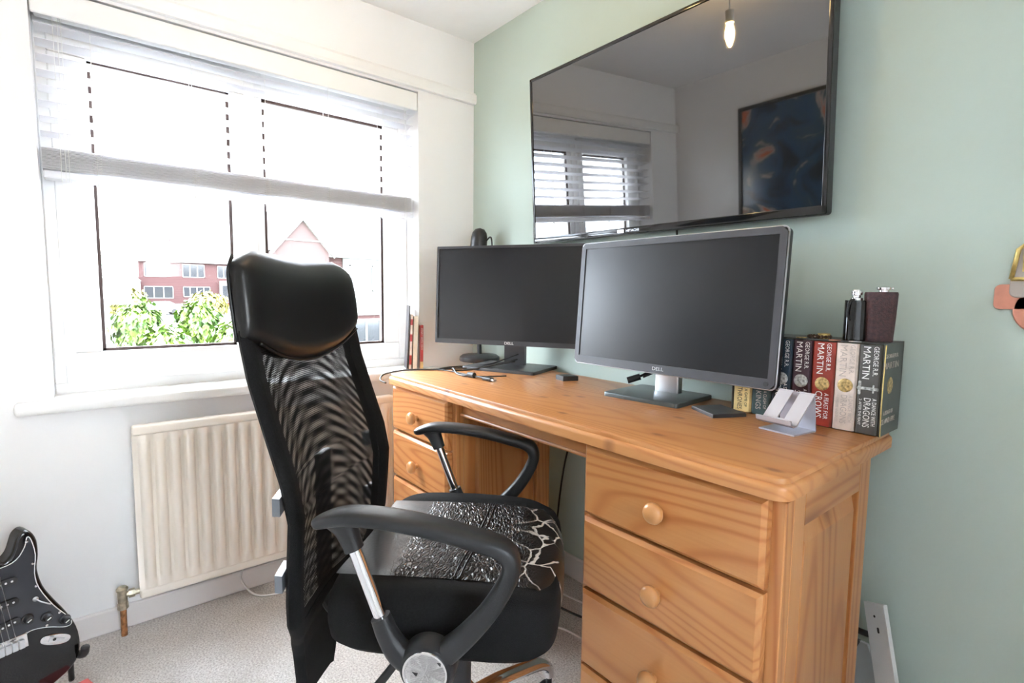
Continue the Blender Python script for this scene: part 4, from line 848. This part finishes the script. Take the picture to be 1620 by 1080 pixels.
# ================================================================== GUITAR
ga = math.radians(20); gn = V((math.cos(ga), math.sin(ga), 0)); gr = V((-gn.y, gn.x, 0)); lean = math.radians(0)
gt = thing('electric_guitar', 'black electric guitar with dark pickguard standing by the window wall', 'guitar', (.345, -1.615, 0))
GM = frame_m((.345, -1.615, 0), gr, (0, 0, 1))
R_ = [(-.01, .045), (.05, .055), (.10, .075), (.130, .092), (.147, .115), (.153, .152), (.147, .200), (.127, .252), (.103, .300), (.085, .343), (.077, .390), (.081, .425), (.080, .462), (.070, .488), (.056, .497), (.043, .487), (.037, .470), (.028, .445), (.010, .433)]
L_ = [(-.030, .445), (-.045, .475), (-.060, .515), (-.083, .530), (-.102, .515), (-.108, .480), (-.100, .430), (-.098, .390), (-.106, .345), (-.125, .290), (-.143, .230), (-.149, .170), (-.140, .115), (-.105, .072), (-.06, .05)]
outl = [(p.x, p.y) for p in catmull([(*p, 0) for p in R_+L_]+[(*R_[0], 0)], 3)][:-1]
bm = NB(); add_prism(bm, outl, .044, GM @ Matrix.Translation((0, 0, -.044)), .009, 3)
part(gt, 'body', bm, 'guitar_black', 40, world=True)
PGR = [(-.050, .430), (.008, .424), (.037, .432), (.054, .457), (.060, .480), (.067, .470), (.073, .430), (.069, .385), (.075, .343), (.100, .285), (.124, .246), (.135, .223), (.132, .213), (.118, .215), (.087, .232), (.056, .241), (.030, .236), (-.050, .238), (-.062, .28), (-.085, .35), (-.080, .40)]
pg = [(p.x, p.y) for p in catmull([(*p, 0) for p in PGR]+[(*PGR[0], 0)], 3)][:-1]
bm = NB(); add_prism(bm, pg, .0022, GM @ Matrix.Translation((0, 0, .0002))); k = part(gt, 'pickguard', bm, 'pickguard', world=True)
bm = NB(); add_tube(bm, [GM @ V((p[0], p[1], .0018)) for p in pg+pg[:1]], .0011, 6, 0); part(k, 'white_edge', bm, 'text_white', True, world=True)
bm = NB()
for p in ((.058, .470), (.067, .410), (.070, .350), (.112, .258), (.045, .240), (.085, .238)): add_lathe(bm, [(.0, .002), (.003, .0015), (.0035, 0)], GM @ V((*p, .0024)), gn, 10)
part(k, 'screw', bm, 'chrome', world=True)
for z0 in (.278, .332, .385):
    bm = NB(); add_prism(bm, rrect(-.042, -.009, .036, .009, .009), .006, GM @ Matrix.Translation((0, z0, .0022)) @ Matrix.Rotation(.15 if z0 < .3 else 0, 4, 'Z'), .001); pk = part(gt, 'pickup', bm, 'black_plastic', world=True)
    bm = NB()
    for q in range(6): add_lathe(bm, [(.0, .0012), (.0026, .001), (.003, 0)], GM @ (Matrix.Translation((0, z0, 0)) @ Matrix.Rotation(.15 if z0 < .3 else 0, 4, 'Z')) @ V((-.031+.0112*q, 0, .0082)), gn, 8)
    part(pk, 'pole_piece', bm, 'chrome', world=True)
for p in ((.049, .275), (.086, .260), (.122, .234)):
    bm = NB(); add_lathe(bm, [(.0, 0), (.0125, 0), (.0120, .003), (.0095, .005), (.0085, .015), (.007, .0165), (.0, .0165)], GM @ V((*p, .0024)), gn, 20); kn_ = part(gt, 'control_knob', bm, 'black_plastic', 40, world=True)
    bm = NB(); add_prism(bm, rrect(-.0045, -.0012, .0045, .0012, .0005), .0008, GM @ Matrix.Translation((*p, .0189)) @ Matrix.Rotation(.5, 4, 'Z')); part(kn_, 'marker', bm, 'text_white', world=True)
bm = NB(); add_tube(bm, [GM @ V((.067, .317, .002)), GM @ V((.075, .309, .012)), GM @ V((.092, .295, .016))], .0016, 6); add_lathe(bm, [(.0, 0), (.006, .0), (.006, .002), (.0, .003)], GM @ V((.067, .317, .0024)), gn, 12); part(gt, 'selector_switch', bm, 'silver', True, world=True)
bm = NB(); add_prism(bm, [(.101+.033*f(math.cos(a), .9), .191+.0135*f(math.sin(a), .8)) for a in [2*PI*q/28 for q in range(28)]], .0018, Matrix.Identity(4), .001); bmesh.ops.transform(bm, matrix=GM @ Matrix.Translation((.101, .191, .0005)) @ Matrix.Rotation(-.45, 4, 'Z') @ Matrix.Translation((-.101, -.191, 0)), verts=bm.verts[:]); jk = part(gt, 'jack_plate', bm, 'chrome', 40, world=True)
bm = NB(); add_prism(bm, [(-.017, -.0065), (.017, -.0045), (.017, .0045), (-.017, .0065)], .0012, GM @ Matrix.Translation((.103, .1905, .0022)) @ Matrix.Rotation(-.45, 4, 'Z'), .0004); part(jk, 'jack_recess', bm, 'silver', world=True)
bm = NB(); add_lathe(bm, [(.0035, .0), (.0038, .0008), (.0, .0008)], GM @ V((.098, .193, .0034)), gn, 12); part(jk, 'jack_socket', bm, 'black_gloss', world=True)
bm = NB(); add_prism(bm, [(-.048, .206), (.048, .206), (.046, .242), (-.046, .242)], .004, GM @ Matrix.Translation((0, 0, .0005)), .001); br = part(gt, 'bridge', bm, 'chrome', 40, world=True)
for q in range(6):
    bm = NB(); xx = -.033+.0125*q; add_prism(bm, rrect(xx, .208, xx+.0105, .230, .001), .006, GM @ Matrix.Translation((0, 0, .0045)), .001); part(br, 'saddle', bm, 'silver', world=True)
GN = GM @ Matrix.Translation((0, .22, 0)) @ Matrix.Rotation(math.radians(6.5), 4, 'Z') @ Matrix.Translation((0, -.22, 0))
bm = NB(); add_prism(bm, [(-.028, .40), (.026, .40), (.021, .93), (-.023, .93)], .020, GN @ Matrix.Translation((0, 0, -.010)), .003); part(gt, 'neck', bm, 'maple', 40, world=True)
bm = NB(); add_prism(bm, [(-.027, .415), (.025, .415), (.021, .93), (-.023, .93)], .005, GN @ Matrix.Translation((0, 0, .010))); part(gt, 'fretboard', bm, 'rosewood', world=True)
bm = NB(); add_prism(bm, [(-.023, .93), (.021, .93), (.030, .96), (.028, 1.0), (.004, 1.07), (-.014, 1.09), (-.026, 1.08), (-.027, 1.05)], .014, GN @ Matrix.Translation((0, 0, -.008)), .002); part(gt, 'headstock', bm, 'maple', 40, world=True)
bm = NB()
for q in range(6): add_cyl(bm, GN @ V((-.030+.0112*q, .215, .0125)), GN @ V((-.018+.0068*q, .932, .0175)), .0004, seg=4)
part(gt, 'strings', bm, 'silver', world=True)
gs = thing('guitar_stand', 'black folding guitar stand cradling the guitar body', 'guitar stand', (.345, -1.60, 0))
bm = NB()
for s in (1, -1):
    add_tube(bm, [GM @ V((s*.030, .060, -.075)), GM @ V((s*.10, .075, -.07)), GM @ V((s*.148, .105, -.06))], .008, 8)
    add_tube(bm, [GM @ V((s*.148, .104, -.062)), GM @ V((s*.152, .050, -.075)), GM @ V((s*.155, .009, -.085))], .007, 8)
    add_tube(bm, [GM @ V((s*.135, .098, -.066)), GM @ V((s*.148, .108, -.04)), GM @ V((s*.155, .118, .004)), GM @ V((s*.158, .140, .012))], .010, 8)
part(gs, 'cradle', bm, 'black_plastic', True, world=True)
bm = NB(); add_tube(bm, [GM @ V((0, .06, -.075)), GM @ V((0, .03, -.13)), GM @ V((0, .009, -.17))], .008, 8); add_tube(bm, [GM @ V((0, .06, -.075)), GM @ V((0, .30, -.085))], .008, 8); part(gs, 'rear_leg', bm, 'black_plastic', True, world=True)
bm = NB(); add_box(bm, (-.05, -.035, 0), (.05, .035, .035), .005, 2, Matrix.Translation((.330, -1.478, 0)) @ Matrix.Rotation(.35, 4, 'Z')); solo('red_box', bm, 'red_item', 'salmon red box on the carpet in front of the guitar stand', 'box', (.330, -1.478, 0))

# ================================================================== FLOOR AND WALL ODDMENTS
cable('floor_cable', 'white cable looping over the carpet under the radiator', [(.020, -1.02, .10), (.03, -1.03, .055), (.065, -1.005, .012), (.10, -.965, .004), (.11, -.90, .004), (.09, -.80, .004), (.05, -.60, .004), (.04, -.4, .004)], .0035, 'cable_white')
cable('desk_cable', 'white cable curving on the carpet under the desk', [(.72, -.42, .004), (.86, -.28, .004), (.97, -.25, .004), (1.08, -.26, .004), (1.2, -.3, .004)], .0035, 'cable_white')
cable('desk_cable', 'white cable along the skirting behind the desk', [(.75, -.12, .004), (.85, -.10, .004), (.98, -.06, .004), (1.2, -.05, .004)], .0035, 'cable_white')
cable('monitor_lead', 'black cable lying between the two white ones under the desk', [(.70, -.2, .004), (.84, -.18, .004), (.98, -.15, .004), (1.2, -.16, .004)], .004)
cable('monitor_lead', 'black lead hanging down behind the left pedestal', [(.70, -.033, .79), (.69, -.033, .66), (.695, -.04, .56), (.675, -.05, .45), (.66, -.06, .30), (.66, -.08, .10), (.70, -.12, .006)], .0035)
# white drilled board leaning at the desk end
pk_ = thing('drilled_board', 'white narrow board with two holes leaning on the wall beside the desk', 'board', (1.80, -.16, 0))
top, bot = V((1.683, -.045, .392)), V((1.80, -.16, 0)); dn_ = (bot-top).normalized(); wv_ = V((.80, -.35, .45)); wv_ = (wv_-dn_*wv_.dot(dn_)).normalized()
MB_ = frame_m(top, wv_, -dn_); L_b = (bot-top).length-.012
bm = NB(); add_prism(bm, [(-.026, -L_b+.02), (.026, -L_b-.006), (.026, .0), (-.026, .0)], .010, MB_, .001); part(pk_, 'board', bm, 'white_board', world=True)
bm = NB(); add_lathe(bm, [(.0028, 0), (.0, .0002)], MB_ @ V((-.002, -.028, .0101)), MB_.to_3x3() @ V((0, 0, 1)), 12); add_prism(bm, rrect(.000, -.062, .0055, -.050, .0025), .0002, MB_ @ Matrix.Translation((0, 0, .0101))); part(pk_, 'screw_hole', bm, 'black_rubber', world=True)
bm = NB(); add_tube(bm, [(1.628, -.04, .345), (1.630, -.05, .325), (1.65, -.055, .315), (1.69, -.05, .315)], .007, 8); part(pk_, 'black_hook', bm, 'black_plastic', True, world=True)
gp = thing('grey_panel', 'pale grey panel with dark edge leaning behind the white board', 'panel', (1.73, -.10, 0))
MG = frame_m((1.655, -.030, .285), (.75, -.25, -.55), (.35, -.25, .80))
P0 = [V((1.652, -.022, .275)), V((1.560, -.075, 0.0)), V((1.80, -.085, 0.0)), V((1.668, -.022, .275))]
bm = NB(); nrm = (P0[1]-P0[0]).cross(P0[2]-P0[0]).normalized(); nrm = nrm if nrm.y < 0 else -nrm
a_ = [bm.verts.new(p) for p in P0]; b2 = [bm.verts.new(p+nrm*.012) for p in P0]; ring_skin(bm, [a_, b2]); part(gp, 'sheet', bm, 'panel_grey', world=True)
bm = NB(); add_tube(bm, [P0[0]+nrm*.006, P0[1]+nrm*.006+V((0, 0, .008))], .007, 6, 0); part(gp, 'dark_edge', bm, 'dark_grey', world=True)
# copper and gold wall ornament at the right
orn = thing('wall_ornament', 'copper plaque with a gold framed badge hanging on the green wall', 'ornament', (1.90, 0, 1.03))
MW = frame_m((0, -.001, 0), (1, 0, 0), (0, 0, 1))
shape = rrect(1.829, 1.069, 2.02, 1.118, .010)
bm = NB(); add_prism(bm, shape, .006, MW, .001); add_lathe(bm, [(.0, .0), (.047, 0), (.047, .005), (.045, .006), (.0, .006)], (1.905, -.001, 1.068), (0, -1, 0), 32); part(orn, 'copper_plate', bm, 'copper_sign', world=True)
bm = NB(); add_prism(bm, rrect(1.851, 1.092, 1.95, 1.150, .012), .010, MW, .002); part(orn, 'backing', bm, 'greige', world=True)
bm = NB(); gp_ = [(1.853, 1.128), (1.860, 1.185), (1.872, 1.197), (1.94, 1.197), (1.95, 1.185), (1.957, 1.128)]
MW2 = MW @ Matrix.Translation((0, 0, .010))
add_tube(bm, [MW2 @ V((*p, .003)) for p in gp_+gp_[:1]], .004, 8, 0); part(orn, 'badge_rim', bm, 'gold', True, world=True)
bm = NB(); add_prism(bm, gp_, .003, MW2); part(orn, 'badge', bm, 'greige', world=True)
bm = NB()
for q in (rrect(1.868, 1.142, 1.874, 1.182, .001), rrect(1.868, 1.176, 1.888, 1.182, .001), rrect(1.868, 1.158, 1.884, 1.164, .001)): add_prism(bm, q, .003, MW2 @ Matrix.Translation((0, 0, .003)))
part(orn, 'letter', bm, 'gold', world=True)
# framed picture on the opposite wall (seen in the television)
po = thing('framed_poster', 'dark framed poster on the wall opposite the television', 'picture', (.74, YB, 1.34))
bm = NB(); add_box(bm, (.44, YB+.002, 1.36), (1.04, YB+.012, 1.97)); part(po, 'print', bm, 'poster_print', world=True)
for lo, hi in (((.425, YB+.001, 1.345), (.445, YB+.022, 1.985)), ((1.035, YB+.001, 1.345), (1.055, YB+.022, 1.985)), ((.425, YB+.001, 1.345), (1.055, YB+.022, 1.365)), ((.425, YB+.001, 1.965), (1.055, YB+.022, 1.985))):
    bm = NB(); add_box(bm, lo, hi, .002); part(po, 'frame_bar', bm, 'poster_frame', world=True)
# ceiling pendant
pe = thing('pendant_lamp', 'bare candle bulb hanging from a white ceiling pendant', 'lamp', (.89, -.80, CZ))
bm = NB(); add_lathe(bm, [(.0, 0), (.045, 0), (.045, -.012), (.02, -.025), (.0, -.026)], (.89, -.80, CZ)); part(pe, 'ceiling_rose', bm, 'lamp_white', 40, world=True)
bm = NB(); add_cyl(bm, (.89, -.80, 2.13), (.89, -.80, CZ-.02), .003, seg=8); add_cyl(bm, (.89, -.80, 2.085), (.89, -.80, 2.13), .016); part(pe, 'bulb_holder', bm, 'lamp_white', 40, world=True)
bm = NB(); add_lathe(bm, [(.008, .0), (.012, -.008), (.0175, -.035), (.016, -.055), (.010, -.075), (.004, -.088), (.0, -.09)], (.89, -.80, 2.085)); bu = part(pe, 'bulb', bm, 'bulb_glow', True, world=True)
